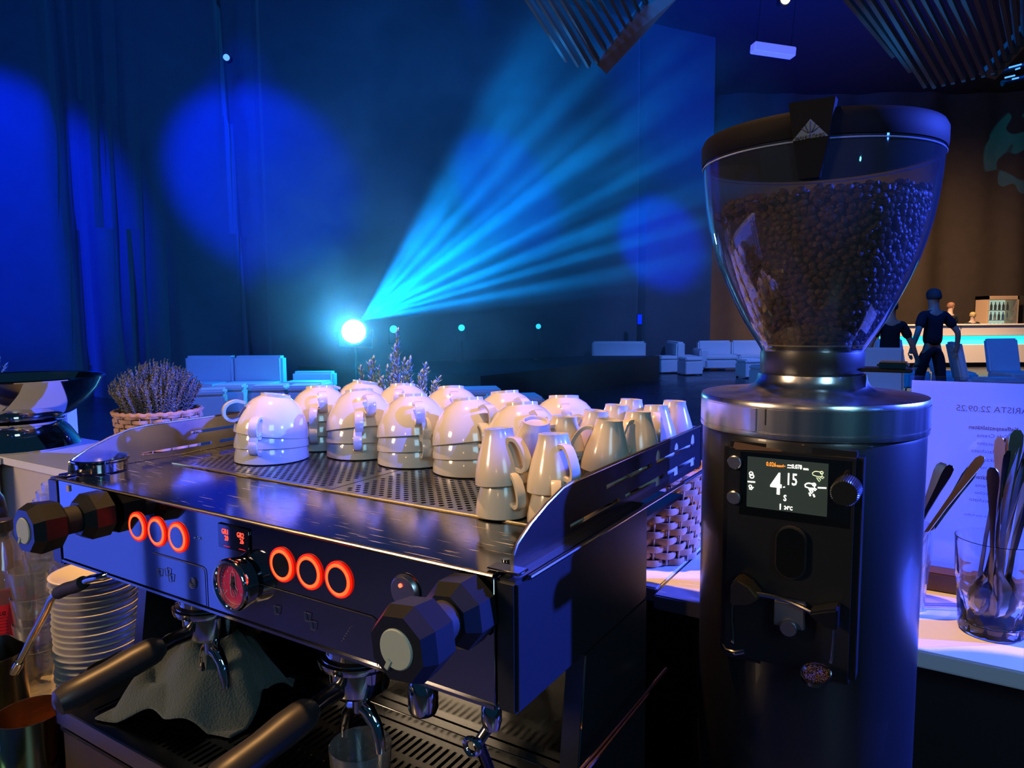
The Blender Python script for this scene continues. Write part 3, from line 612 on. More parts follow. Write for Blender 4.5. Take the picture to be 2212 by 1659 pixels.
b=MB(); b.tube([(gx+u,-.0133,gz+v) for u,v in lion],.00042,5,closed=True); b.tube([(gx-.004,-.0133,gz-.002),(gx,-.0133,gz-.0005),(gx+.0035,-.0133,gz-.002)],.0004,5); b.build('emblem_outline',inkm,dial)
MB().prism([(-.002,.008),(.001,.009),(.0022,.003),(0,0),(.002,-.005),(.0015,-.008),(-.0025,-.0055),(-.003,-.001),(-.0028,.004)],.0131,.0135,FM(gx,gz)).build('emblem_fill',matte,dial,smooth=False)
nb=MB(); nb.add([(gx-.0011,-.0152,gz+.001),(gx+.0011,-.0152,gz-.001),(gx+.0065,-.0152,gz-.017)],[(0,1,2)]); nb.cyl(.0024,.0138,.0155,16,FM(gx,gz)); nb.build('needle',matte,dial)
MB().lathe([(0,.0172),(.0228,.0172),(.0228,.0168)],40,FM(gx,gz)).build('gauge_glass',clear('gauge_glass',(1,1,1),.3,.02),MACH)
# panel door seam, icons, tiny dots
def line(a,b_,w=.0004,name='panel_seam',mat=None):
    return MB().tube([(a[0],-.0004,a[1]),(b_[0],-.0004,b_[1])],w,4).build(name,mat or matte,MACH,smooth=False)
for (x0,x1) in((.215,.315),(.395,.57)):
    MB().tube([(x0,-.0002,-.0665),(x1-.006,-.0002,-.0665),(x1-.001,-.0002,-.069),(x1,-.0002,-.074),(x1,-.0002,-.112)],.0005,5).build('panel_seam',matte,MACH)
def icon_cup(x,z,s,mat):
    mb=MB().tube([(x-s,-.0006,z+s),(x-s*.6,-.0006,z-s),(x+s*.6,-.0006,z-s),(x+s,-.0006,z+s)],.0005,4,closed=True); return mb
for x,z in((.226,-.089),(.243,-.085),(.249,-.091),(.433,-.089),(.478,-.086),(.486,-.093)): icon_cup(x,z,.0042,0).build('cup_icon',grey_print,MACH)
b=MB(); 
for r_ in(.0022,.0042,.0062): b.tube([(.290+r_*sin(a*.35),-.0006,-.0885+r_*cos(a*.35)) for a in range(0,15)],.0005,4)
b.build('spiral_icon',grey_print,MACH)
b=MB()
for k in range(6): b.cyl(.0006,0,.0006,6,FM(.536-.0022*k,-.084-.003*k))
b.build('dot_icon',grey_print,MACH)
for x in(.299,.307): MB().cyl(.0013,0,.001,10,FM(x,-.0345)).build('sensor_dot',steel,MACH)
MB().box((.024,-.0008,-.016),(.030,.0012,-.008)).build('sticker',pm('small_sticker',(.45,.33,.36),.5),MACH,smooth=False)
# power button
pb=MB().lathe([(0,.004),(.0135,.004),(.0155,.002),(.016,0)],36,FM(.606,-.0335)).build('power_button',brushed,MACH)
MB().cyl(.0018,.004,.0048,12,FM(.6035,-.0275)).build('red_light',pm('red_led',(.9,.1,.05),.3,emit=(1,.05,.02),es=7),pb)
# steam knobs
def knob(x,z,rot):
    M=FM(x,z)@RZ(rot); oct8=lambda p,ph=0:MB().lathe(p,8,M,True,ph=PI/8)
    k=oct8([(.024,0),(.0295,.004),(.0295,.026),(.021,.037)]).build('steam_knob',black,MACH,smooth=False)
    MB().cyl(.0165,.035,.056,24,M).build('knob_neck',rubber,k)
    oct8([(.0205,.054),(.029,.060),(.0312,.083),(.0255,.094)]).build('knob_grip',black,k,smooth=False)
    d=MB().lathe([(0,.0955),(.0145,.0955),(.0155,.0945),(.0155,.0935)],36,M).build('knob_disc',greydisc,k)
    MB().box((.010,-.002,.0945),(.0185,.002,.0965),M@RZ(-2.2)).build('disc_tab',greydisc,k,bevel=.0004)
knob(.120,-.030,.05); knob(.678,-.030,.12)
# steam wand left with rubber grip
wp=[(.125,.03,-.10),(.115,.01,-.112),(.103,.0,-.117),(.085,.0,-.122),(.066,.0,-.128),(.045,0,-.138),(.031,0,-.145),(.005,0,-.153),(-.022,0,-.165),(-.04,0,-.178),(-.055,0,-.196),(-.10,0,-.243),(-.165,0,-.312)]
MB().tube(wp,.0052,12).build('steam_wand',chrome,MACH)
MB().tube([(.050,0,-.1355),(.031,0,-.1445),(.005,0,-.153),(-.018,0,-.1635)],.0088,14).build('wand_grip',rubber,MACH)
MB().tube([(-.150,0,-.296),(-.158,0,-.305),(-.170,0,-.3175)],[.0062,.0075,.0068],12).build('wand_tip',chrome,MACH)
# hot water nozzle: polished bullet
MB().lathe([(0,.002),(.004,.002),(.0055,-.002),(.006,-.005),(.010,-.010),(.0135,-.018),(.0150,-.030),(.0150,-.046),(.013,-.051),(0,-.051)],28,T(.582,.05,-.127)).build('water_nozzle',chrome,MACH)
MB().tube([(.582,.05,-.127),(.582,.05,-.11)],.0035,8).build('nozzle_pipe',chrome,MACH)
# brew groups
for gx_ in(.225,.483):
    g=MB().lathe([(0,-.108),(.036,-.108),(.0365,-.116),(.0365,-.143),(.041,-.145),(.0415,-.150),(.036,-.153),(0,-.153)],48,T(gx_,.065,0)).build('brew_group',chrome,MACH)
    MB().lathe([(.0435,-.1545),(.0445,-.1505),(.0445,-.1475),(.0415,-.1465)],48,T(gx_,.065,0)).build('group_collar',chrome,g)
# right wand joint near the right post
b=MB(); b.lathe([(0,-.012),(.007,-.012),(.009,-.004),(.009,.006),(.006,.012),(0,.012)],16,T(.690,.01,-.128)); b.build('wand_joint',chrome,MACH)
b=MB().torus(.0072,.0024,T(.680,-.005,-.152)@FRONT,n=20,k=8); b.build('joint_ring',chrome,MACH)
MB().tube([(.690,.01,-.135),(.683,.0,-.15),(.676,.03,-.20),(.668,.05,-.30)],.005,10).build('steam_wand_right',dark_steel,MACH)
# work area: backsplash mirror, lower sides, drip tray
back_steel=pm('back_steel',(.10,.105,.11),.13,1,bump=(9,.05))
MB().box((.0,.212,-.315),(.70,.218,-.116)).build('backsplash',back_steel,MACH,smooth=False)
MB().box((.0,.196,-.315),(.70,.211,-.300)).build('backsplash_lip',dark_steel,MACH,bevel=.001,seg=1)
for x0,x1 in((-.022,-.002),(.702,.722)):
    plate([(.125,-.116),(.098,-.30),(.06,-.44),(.283,-.44),(.283,-.116)],[],x1-x0,Mside(x0)).build('lower_side_panel',satin,MACH,smooth=False)
MB().tube([(.7225,.125,-.116),(.7225,.098,-.30),(.7225,.06,-.44)],.0012,6).build('side_edge_trim',steel,MACH)
MB().box((0,.22,-.44),(.70,.282,-.12)).build('lower_housing',matte,MACH,smooth=False)
# drip tray with slots
dy0,dy1=-.022,.194; holes=[]
drip=MB(); gr=pm('drip_grate_steel',(.09,.095,.10),.25,1)
groups_y=[(.004,.042),(.052,.090),(.100,.138),(.148,.184)]
xs=np.arange(.045,.665,.0105)
solid=[]; 
strips=[dy0+.004]+[v for g in groups_y for v in g]+[dy1]
for k in range(0,len(strips),2): drip.box((.006,strips[k],-.3175),(.694,strips[k+1],-.315))
for (a,b_) in groups_y:
    prev=.006
    for x in xs:
        drip.box((prev,a,-.3175),(x,b_,-.315)); prev=x+.0048
    drip.box((prev,a,-.3175),(.694,b_,-.315))
drip.build('drip_grate',gr,MACH,smooth=False)
lip=MB(); lip.box((0,dy0,-.334),(.70,dy0+.003,-.312)); lip.box((0,dy0,-.334),(.003,dy1,-.312)); lip.box((.697,dy0,-.334),(.70,dy1,-.312)); lip.build('tray_rim',pm('tray_rim_steel',(.5,.47,.42),.22,1),MACH,smooth=False)
MB().box((.003,dy0+.003,-.345),(.697,dy1,-.340)).build('tray_basin',dark_steel,MACH,smooth=False)
MB().box((.002,dy0+.006,-.425),(.698,.2,-.345)).build('tray_housing',pm('bronze_steel',(.30,.24,.21),.32,1),MACH,bevel=.003)
for x in(.05,.65):
    for y in(.03,.25): MB().cyl(.02,ZC,-.425,16,T(x,y,0)).build('foot',rubber,MACH)
# portafilters
def portafilter(x,ang,label):
    e=localthing('portafilter',x,.065,-.165,label,'portafilter','portafilters in the two brew groups',rz=ang)
    MB().lathe([(.0,-.026),(.024,-.026),(.031,-.020),(.0335,-.006),(.0335,.008),(.0365,.0095),(.0365,.0112),(.030,.0112),(.029,-.004),(0,-.01)],44).build('basket_ring',chrome,e)
    for a in(.4,.4+PI): MB().box((.030,-.008,.003),(.040,.008,.009),RZ(a)).build('locking_ear',chrome,e,bevel=.001)
    MB().tube([(0,-.028,-.012),(0,-.05,-.014),(0,-.068,-.018)],[.010,.0085,.009],14).build('neck',dark_steel,e)
    MB().tube([(0,-.062,-.0165),(0,-.070,-.018),(0,-.078,-.019),(0,-.098,-.0225),(0,-.125,-.0275),(0,-.148,-.032),(0,-.166,-.0355),(0,-.176,-.0375),(0,-.180,-.038)],[.010,.0150,.0165,.0170,.0155,.0165,.0172,.0135,.005],20).build('handle',pm('handle_black',(.02,.02,.022),.42,0,.5),e)
    s=MB(); s.tube([(0,0,-.026),(0,0,-.048)],.0095,14)
    s.build('spout_stem',chrome,e)
    for sx in(-1,1): MB().tube([(0,0,-.043),(sx*.012,0,-.047),(sx*.022,0,-.058),(sx*.0265,0,-.074),(sx*.0275,0,-.086)],[.0085,.0075,.0065,.006,.0055],12,flat=1.25).build('spout',chrome,e)
portafilter(.225,-.10,'portafilter with black handle in the left brew group above the towel'); portafilter(.483,-.06,'portafilter with black handle in the right brew group above the water glass')
#==CUPS==
def profile(H,rf,rr,th,bulge):
    """foot at z=H (inverted), rim at 0; outer up then inner down"""
    out=[]; N=9
    for i in range(N+1):
        t=i/N; r=rf+(rr-rf)*(math.sin(t*PI/2)**bulge if bulge else t); out.append((r,H-.004-t*(H-.004)))
    out=[(0,H-.003),(rf*.80,H-.003),(rf*.82,H),(rf*.98,H),(rf,H-.004)]+out[1:-1]+[(rr,.0008),(rr-th*.3,0),(rr-th,.0012)]
    inn=[(r-th,z-.001) for r,z in out[5:-3]][::-1]
    return out+inn+[(rf-th,H-.010),(0,H-.010)]
def strap(hz,w,th,pts,par,mat):
    """handle ribbon in xz plane"""
    mb=MB(); V=[];Fc=[]
    Q=[Vector((a,0,b)) for a,b in pts]; Q=[Q[0]*2-Q[1]]+Q+[Q[-1]*2-Q[-2]]; P=[]
    for i in range(1,len(Q)-2):
        for k in range(4):
            t=k/4; a,b,c,d=Q[i-1:i+3]; P.append(.5*((2*b)+(c-a)*t+(2*a-5*b+4*c-d)*t*t+(3*b-a-3*c+d)*t**3))
    P.append(Q[-2]); n=len(P)
    for i,p in enumerate(P):
        t=(P[min(i+1,n-1)]-P[max(i-1,0)]).normalized(); nr=Vector((t.z,0,-t.x))
        ww=w*(1.0 if 0<i<n-1 else 1.15)
        for a,b in((-.8,-1),(-1,-.5),(-1,.5),(-.8,1),(.8,1),(1,.5),(1,-.5),(.8,-1)): V.append(p+nr*(a*th)+Vector((0,b*ww,0)))
    for i in range(n-1):
        for k in range(8):
            q=(k+1)%8; Fc.append((i*8+k,i*8+q,(i+1)*8+q,(i+1)*8+k))
    Fc.append(tuple(range(8))); Fc.append(tuple((n-1)*8+k for k in range(8))[::-1])
    return mb.add(V,Fc).build('handle',mat,par)
def make_cup(kind):
    big=kind=='big'
    e=empty('cappuccino_cup' if big else 'espresso_cup',(0,0,0),0)
    if big:
        MB().lathe(profile(.060,.0215,.0535,.0034,.66),48).build('bowl',ceramic,e)
        strap(0,.0060,.0024,[(.047,.021),(.058,.0165),(.067,.020),(.0705,.029),(.067,.039),(.056,.045),(.043,.0435)],e,ceramic)
    else:
        MB().lathe(profile(.058,.0155,.0290,.0032,1.18),36).build('bowl',ceramic2,e)
        strap(0,.0048,.0024,[(.0265,.016),(.034,.0145),(.0395,.018),(.0400,.026),(.0355,.037),(.028,.0455),(.0185,.047)],e,ceramic2)
    return e
protoB=make_cup('big'); protoE=make_cup('small'); used={'big':False,'small':False}
def put(kind,x,y,z,ha,tilt,tdir,label,group):
    """ha: handle direction, machine frame degrees; tilt towards tdir"""
    pr=protoB if kind=='big' else protoE
    e=pr if not used[kind] else copy_tree(pr); used[kind]=True
    R=MM.to_3x3().to_4x4()@RZ(math.radians(tdir))@RY(math.radians(tilt))@RZ(math.radians(ha-tdir))
    e.location=W(x,y,z); e.rotation_euler=R.to_euler(); e['label']=label; e['category']='cup'; e['group']=group; return e
lv=['bottom','middle','top']; gB='cappuccino cups stacked upside down'; gE='tall espresso cups stacked upside down'
BIG=[(.152,.228,'leftmost stack at the front',(300,300,245)),(.138,.338,'second stack from the left',(308,308,322)),(.245,.322,'third stack from the left in front',(309,311,328)),
 (.352,.318,'fourth stack from the left in front',(324,325,318)),(.458,.312,'fifth stack from the left in front',(345,322,332)),(.121,.448,'back stack left of the rosemary',(230,232,238)),
 (.234,.430,'back stack in front of the rosemary',(300,302,304)),(.340,.425,'back stack just right of the rosemary',(310,308,312)),(.446,.422,'back stack before the right pouf',(320,322,328)),
 (.548,.302,'low stack behind the tall espresso cups',(318,320,322)),(.548,.410,'back stack at the right end',(305,300,300))]
for i,(x,y,w,hs) in enumerate(BIG):
    for k in range(3):
        dz=.0008+k*.0162; t=(0,5.5,10.5)[k]*(.8+.4*((i*7)%5)/5)
        put('big',x,y,dz+(.0007 if k==0 else 0)+.0535*sin(math.radians(t))*.62,hs[k],t,hs[k]+180,'white cappuccino cup upside down, %s of the %s'%(lv[k],w),gB)
SM=[(.612,.151,2,'front left stack',(330,345),6),(.674,.153,2,'front right stack',(300,328),4),(.612,.212,2,'tilted hollow footed stack',(120,140),14),(.620,.268,2,'stack behind the tilted one',(255,250),4),
 (.676,.268,2,'stack with left slanting handle',(200,205),5),(.630,.331,2,'third row middle stack',(215,215),5),(.629,.400,2,'stack behind the slanting handle',(230,240),4),
 (.681,.350,2,'stack with thick upright handle',(270,262),4),(.681,.417,2,'stack behind the thick handle',(300,292),5),(.622,.470,2,'inner back row stack',(250,260),4),(.681,.484,2,'rearmost blue lit corner stack',(245,250),3)]
for i,(x,y,n_,w,hs,t) in enumerate(SM):
    for k in range(n_):
        tt=0 if k==0 else t
        put('small',x,y,.0015+k*.0298+(.029*sin(math.radians(tt))),hs[k],tt,hs[k]+180,'white espresso cup upside down, %s of the %s'%(['bottom','top'][k],w),gE)
#==GRINDER==
G=Vector((.328,.773,COUNTER))
gr_=empty('coffee_grinder',G,RZM,'tall round black coffee grinder with lit screen and a hopper full of beans','coffee grinder')
gbody=pm('grinder_black',(.011,.012,.015),.34,.0,.55,coat=.15)
MB().lathe([(.0,.02),(.110,.02),(.1135,.026),(.1135,.528),(.112,.532),(0,.532)],96).build('body',gbody,gr_)
MB().lathe([(0,0),(.095,0),(.095,.02),(0,.02)],48).build('base',rubber,gr_)
rs=pm('ring_steel',(.80,.80,.82),.24,1,noise=(60,.12),stretch=(1,1,.02))
MB().lathe([(.108,.5325),(.1155,.5325),(.1158,.5345),(.1158,.5375),(.1150,.538),(.1150,.5385),(.1158,.539),(.1158,.5615),(.1150,.562),(.1150,.5625),(.1158,.563),(.1156,.566),(.1145,.568),(.100,.5695),(.078,.571),(.066,.5735),(.059,.578),(.056,.584),(.0548,.590),(.05,.592),(0,.592)],96).build('ring_top',rs,gr_)
Mr=RZ(math.radians(-97)); 
MB().box((.1150,-.0032,.5385),(.1172,.0032,.562),RZ(math.radians(-107))).build('ring_clasp',rs,gr_,bevel=.0006)
MB().box((.1150,-.0006,.546),(.1163,.0006,.562),RZ(math.radians(-101))).build('dial_mark',matte,gr_,smooth=False)
MB().lathe([(0,.589),(.0505,.589),(.0525,.593),(.0530,.612),(.0520,.6165),(0,.6165)],64).build('hopper_collar',pm('collar_black',(.016,.016,.017),.4,0,.6),gr_)
hp=[(.0500,.600),(.0525,.616),(.0560,.622),(.071,.646),(.082,.668),(.091,.688),(.099,.708),(.1045,.726),(.110,.748),(.1140,.772),(.1165,.796),(.1178,.819)]
MB().lathe(hp,96).build('hopper',hopperm,gr_)
for z,r in((.8185,.1184),(.8135,.1182)): MB().torus(r,.0008,T(0,0,z),n=96,k=6).build('hopper_rim',clear('rim_clear',(.8,.85,1),3.0,.05,.35,(.5,.6,.8)),gr_)
MB().torus(.0545,.0009,T(0,0,.6215),n=64,k=6).build('hopper_foot_line',clear('rim_clear2',(.9,.85,.8),3.0,.05,.3,(.8,.65,.4)),gr_)
MB().lathe([(.112,.816),(.1190,.817),(.1200,.822),(.1200,.836),(.1175,.841),(.10,.8435),(0,.8445)],96).build('lid',pm('lid_black',(.006,.006,.008),.62,0,.06),gr_)
# tapered clip with triangular badge
clipm=pm('clip_black',(.004,.005,.006),.55,0,.08)
CX=.0115
cl=MB().add([(CX-.0185,-.1225,.848),(CX+.0215,-.1225,.848),(CX+.0165,-.1225,.812),(CX+.0095,-.1195,.779),(CX-.0085,-.1195,.779),(CX-.0135,-.1225,.812),
 (CX-.0185,-.108,.848),(CX+.0215,-.108,.848),(CX+.0165,-.116,.812),(CX+.0095,-.112,.779),(CX-.0085,-.112,.779),(CX-.0135,-.116,.812)],
 [(0,1,2,5),(5,2,3,4),(6,11,8,7),(11,10,9,8),(0,6,7,1),(1,7,8,2),(2,8,9,3),(3,9,10,4),(4,10,11,5),(5,11,6,0)]).build('lid_clip',clipm,gr_,smooth=False)
GT=lambda x,z,y:T(x,y,z)@RX(PI/2)
bx0,bz0=CX+.001,.8185
MB().prism([(-.0155,-.0055),(.0155,-.0045),(.0,.0125)],0,.0006,GT(bx0,bz0,-.1226)).build('badge_triangle',badge,cl,smooth=False)
b=MB()
for dx,h,w in((0,.0085,.0),( .0042,.006,.0),(-.0042,.006,.0),(.0075,.0035,0),(-.0075,.0035,0)):
    b.tube([(bx0+dx,-.1234,bz0+.0015+h),(bx0+dx*.8,-.1234,bz0+.002+h*.4),(bx0+dx*.25,-.1234,bz0+.0002)],.00045,4)
b.tube([(bx0,-.1234,bz0+.009),(bx0,-.1234,bz0-.0048)],.0005,4); b.build('badge_crown',matte,cl)
text('MAHLKÖNIG',.0043,matte,cl,GT(bx0,bz0-.0035,-.1234)@RZ(.03),name='badge_lettering',bold=.00006)
# beans
def beans():
    rnd=random.Random(4); mb_v=[];mb_f=[]
    n1,n2=8,5; bv=[];bf=[]
    for j in range(n2):
        ph=-PI/2+PI*j/(n2-1)
        for i in range(n1):
            a=2*PI*i/n1; x=.0052*cos(ph)*cos(a); y=.0038*cos(ph)*sin(a); z=.0027*sin(ph)
            if j==n2-2 and abs(sin(a))<.3: z*=.55
            bv.append(Vector((x,y,z)))
    for j in range(n2-1):
        for i in range(n1): q=(i+1)%n1; bf.append((j*n1+i,j*n1+q,(j+1)*n1+q,(j+1)*n1+i))
    def put1(p,M):
        n=len(mb_v); mb_v.extend([tuple(p+M@v) for v in bv]); mb_f.extend([tuple(i+n for i in f) for f in bf])
    zs=[.6245+.0052*k for k in range(29)]
    for z in zs:
        r=np.interp(z,[q[1] for q in hp],[q[0] for q in hp])-.0085
        if z>.78: r*=.93
        n=int(2*PI*r/.0082)
        for k in range(n):
            a=2*PI*k/n+rnd.uniform(-.03,.03)+z*500; rr=r-rnd.uniform(0,.003)-(.010*max(0,-cos(a-.3))*(z-.62)/.16 if cos(a-.3)<0 else 0)
            M=(RZ(a)@RY(PI/2+rnd.uniform(-.5,.5))@RZ(rnd.uniform(0,6))@RX(rnd.uniform(-.4,.4))).to_3x3(); put1(Vector((rr*cos(a),rr*sin(a),z+rnd.uniform(-.002,.002))),M)
    for k in range(620):
        rr=.104*math.sqrt(rnd.random()); a=rnd.uniform(0,6.28); put1(Vector((rr*cos(a),rr*sin(a),.770+.010*cos(a-.4)*rr/.1+rnd.uniform(-.002,.004))),(RZ(a)@RX(rnd.uniform(-.7,.7))@RY(rnd.uniform(-.7,.7))).to_3x3())
    m=MB(); m.v=mb_v; m.f=mb_f; return m
bo=beans().build('coffee_beans',bean,gr_); bo.data.shade_smooth(); bo['kind']='stuff'
core=MB().lathe([(0,.618)]+[(max(.01,r-.013),z) for r,z in hp if z<.76][1:]+[(.09,.762),(0,.764)],48).build('bean_mass',pm('bean_dark',(.02,.009,.004),.8),gr_); core['kind']='stuff'
# bean slide
MB().box((.050,-.020,.5945),(.098,.012,.5985)).build('bean_slide',black,gr_,bevel=.001)
MB().box((.066,-.024,.599),(.094,.008,.605)).build('slide_grip',steel,gr_,bevel=.002)
# front panel
PY=-.118
MB().box((-.062,PY+.0005,.30),(.066,-.06,.527)).build('front_plate',pm('front_plate',(.010,.011,.013),.3,0,.55),gr_,bevel=.006)
sc=MB().box((-.037,PY-.0008,.4635),(.037,PY+.002,.5142)).build('screen',screenm,gr_,smooth=False)
bz=plate([(-.044,.455),(.056,.455),(.056,.5185),(-.044,.5185)],[[(-.0372,.4633),(.0372,.4633),(.0372,.5144),(-.0372,.5144)]],.0012,Matrix(((1,0,0,0),(0,0,1,PY-.0008),(0,1,0,0),(0,0,0,1)))).build('screen_bezel',blackglass,gr_,smooth=False)
SX=lambda u:-.037+.074*u
SZ_=lambda v:.5142-.0507*v
def st_(s,u,v,size,mat,sx=.8,bold=.00008): text(s,size,mat,sc,GT(SX(u),SZ_(v),PY-.0011),sx=sx,bold=bold)
st_('0.026',.305,.115,.0058,orangetext,.72); st_('mm',.405,.128,.0034,orangetext,.9); st_('←',.462,.125,.0045,orangetext,1.0)
st_('0.078',.625,.115,.0058,whitetext,.72,.00004); st_('mm',.735,.135,.0034,whitetext,.9)
st_('4',.375,.50,.030,whitetext,.72,.0004); st_('15',.565,.375,.0165,whitetext,.68,.0001); st_('S',.49,.745,.0085,whitetext,.75,.0001)
st_('24°C',.535,.93,.0050,whitetext,.75)
def seg(pts,r,mat,name='screen_icon',closed=False):
    return MB().tube([(SX(u),PY-.0012,SZ_(v)) for u,v in pts],r,5,closed=closed).build(name,mat,sc)
seg([(.474,.52),(.478,.535)],.0009,whitetext); seg([(.435,.865),(.435,.93)],.0006,whitetext); seg([(.43,.955),(.44,.955)],.0011,whitetext)
for k in range(5): seg([(.51+.011*k,.105),(.515+.011*k,.085)],.00022,whitetext); seg([(.51+.011*k,.15),(.515+.011*k,.135)],.00022,whitetext)
circ=lambda cu,cv,r,n=12:[(cu+r*cos(2*PI*k/n),cv+r*1.46*sin(2*PI*k/n)) for k in range(n)]
seg(circ(.052,.335,.024),.0004,whitetext,closed=True); seg(circ(.062,.385,.026),.0005,whitetext,closed=True); seg([(.01,.50),(.105,.495)],.0007,whitetext)
seg(circ(.045,.59,.018),.0004,whitetext,closed=True); seg([(.03,.64),(.06,.65),(.085,.60),(.06,.61)],.0005,whitetext)
def pficon(du,dv,mat,r):
    seg([(.835+du,.17+dv),(.815+du,.20+dv),(.82+du,.235+dv),(.87+du,.255+dv),(.93+du,.25+dv),(.93+du,.20+dv),(.90+du,.165+dv),(.86+du,.16+dv)],r,mat,closed=True)
    seg(circ(.925+du,.175+dv,.017),r,mat,closed=True); seg([(.93+du,.24+dv),(.955+du,.26+dv),(.94+du,.285+dv),(.91+du,.27+dv)],r,mat,closed=True)
    seg([(.865+du,.28+dv),(.88+du,.31+dv),(.90+du,.35+dv),(.915+du,.31+dv),(.895+du,.28+dv)],r,mat,closed=True)
pficon(0,0,palegreen,.0004); pficon(-.085,.24,whitetext,.0006); seg([(.885,.465),(.985,.455)],.0007,whitetext)
seg([(.785,.58),(.80,.64)],.0008,whitetext); seg([(.835,.60),(.85,.65)],.0008,whitetext)
for z in(.507,.471):
    MB().lathe([(0,.0042),(.0060,.0042),(.0070,.0032),(.0070,0)],32,GT(-.0495,z,PY)).build('round_button',brushed,gr_)
kb=MB(); K=40; prof=[]
V=[];
for zz,rr in((0,.0112),(.002,.0120),(.026,.0120),(.0285,.0108)):
    for i in range(K*2):
        a=PI*i/K; q=rr+(.0004 if i%2 else -.0003); V.append((q*cos(a),q*sin(a),zz))
Fk=[(k*2*K+i,k*2*K+(i+1)%(2*K),(k+1)*2*K+(i+1)%(2*K),(k+1)*2*K+i) for k in range(3) for i in range(2*K)]+[tuple(3*2*K+i for i in range(2*K))]
kb.add(V,Fk,GT(.0545,.494,PY)).build('control_knob',black,gr_,smooth=False)
b=MB().prism([(-.020,.0),(.023,-.004),(.026,-.0055),(-.0185,-.0075),(-.0215,-.0055)],0,.0004,GT(-.030,.5275,PY-.0005)); b.build('film_sticker',pm('brown_film',(.16,.08,.04),.35),gr_,smooth=False)
# chute
oval=lambda w,h,n=10:[(w*cos(a),(h-w)*(1 if sin(a)>=0 else -1)+w*sin(a)) for a in [2*PI*(k+.5)/(2*n) for k in range(2*n)]]
MB().prism(oval(.0145,.026),0,.006,GT(.0065,.4245,PY)).build('chute_frame',pm('chute_black',(.02,.021,.024),.25,0,.6),gr_,bevel=.0008)
MB().prism(oval(.0130,.0245),.006,.0065,GT(.0065,.4245,PY)).build('chute_cover',blackglass,gr_,smooth=False)
# fork
fk=pm('fork_steel',(.42,.44,.47),.14,1)
fz=.374; 
arc=[(-.046+.0052*k, fz+.0035+.009*sin(PI*k/18)-.0006*k) for k in range(19)]
MB().tube([(x,PY-.016,z) for x,z in arc],.0021,8).build('fork_arch',fk,gr_)
MB().prism([(-.046,.388),(-.040,.395),(-.028,.390),(-.018,.379),(-.028,.370),(-.046,.366)],0,.022,GT(0,0,PY)).build('fork_wing',pm('wing_bronze',(.25,.2,.12),.3,1),gr_,bevel=.002)
MB().prism([(.052,.384),(.040,.380),(.026,.3745),(.030,.370),(.042,.364),(.052,.362)],0,.022,GT(0,0,PY)).build('fork_wing',dark_steel,gr_,bevel=.002)
for pts in([(-.0445,.372),(-.0445,.350),(-.043,.338),(-.043,.326)],[(.0495,.372),(.0490,.350),(.0482,.336),(.047,.330)]):
    MB().tube([(x,PY-.018,z) for x,z in pts],.0020,8).build('fork_arm',fk,gr_)
MB().tube([(-.052,PY-.022,.3235),(-.047,PY-.028,.322),(-.038,PY-.030,.3225),(-.031,PY-.024,.3235)],.0016,8,flat=1.6).build('fork_foot',fk,gr_)
dish=MB(); dish.lathe([(0,-.0015),(.014,-.0015),(.0155,0),(.0155,.003),(.0145,.003),(.0142,.0),(0,-.0005)],24); dish.v=[(x*.85+.037,y*1.25+PY-.034,z+.323-(.0035 if y<0 else 0)*abs(y)/.015) for x,y,z in dish.v]; dish.build('grounds_catch',fk,gr_)
rnd=random.Random(2); b=MB()
for k in range(420):
    a=rnd.uniform(0,6.28); r=.0130*math.sqrt(rnd.random()); b.box((-.00035,-.00035,-.0003),(.00035,.00035,.0003),T(.037+r*.85*cos(a),PY-.034+r*1.25*sin(a),.3232+rnd.uniform(0,.0012))@RZ(a)@RX(a))
o=b.build('coffee_grounds',pm('grounds',(.035,.016,.009),.7),gr_,smooth=False); o['kind']='stuff'
MB().box((-.006,PY-.012,.352),(.022,PY,.377)).build('sensor_block',pm('sensor_grey',(.06,.07,.11),.4),gr_,bevel=.001)
MB().lathe([(0,.006),(.0072,.006),(.0080,.005),(.0080,0)],32,GT(.0085,.3535,PY-.012)).build('round_cap',brushed,gr_)
MB().box((-.07,-.20,.02),(.07,-.09,.032)).build('portafilter_tray',satin,gr_,bevel=.004)
#==LEFT SIDE==
def saucer(): return MB().lathe([(0,.0),(.030,.0),(.032,.0012),(.045,.0055),(.0600,.0105),(.0645,.0118),(.0652,.0135),(.0635,.0142),(.058,.0128),(.044,.0080),(.031,.0038),(0,.0032)],44)
sm=saucer().build('saucer',ceramic2,link=False)
def stack(x,y,n,where):
    for k in range(n):
        o=bpy.data.objects.new('saucer',sm.data); COL.objects.link(o); o.location=W(x+.0012*sin(k*2.1),y+.0012*cos(k*1.7),ZC+.0002+k*.01065)
        pos='bottom of' if k==0 else ('top of' if k==n-1 else '%s from the bottom of'%('second third fourth fifth sixth seventh eighth ninth tenth eleventh twelfth thirteenth fourteenth fifteenth sixteenth seventeenth eighteenth nineteenth twentieth'.split()+['twenty-first','twenty-second'])[k-1])
        tag(o,'white saucer %s %s'%(pos,where),'saucer','white saucers in stacks')
stack(-.193,.135,22,'the tall warm lit stack'); stack(-.205,.278,10,'the short shaded stack'); stack(-.315,.36,15,'the stack hidden behind')
e=localthing('serving_tray',-.56,.235,ZC,'flat cream tray under the stacked tumblers at the left','tray')
MB().box((-.30,-.185,0),(.285,.185,.006)).build('tray_board',pm('cream_tray',(.70,.60,.42),.45),e,bevel=.002)
MB().tube([(-.295,-.18,.008),(.28,-.18,.008),(.28,.18,.008),(-.295,.18,.008)],.004,6,closed=True).build('tray_edge',pm('cream_tray',(.70,.60,.42),.45),e)
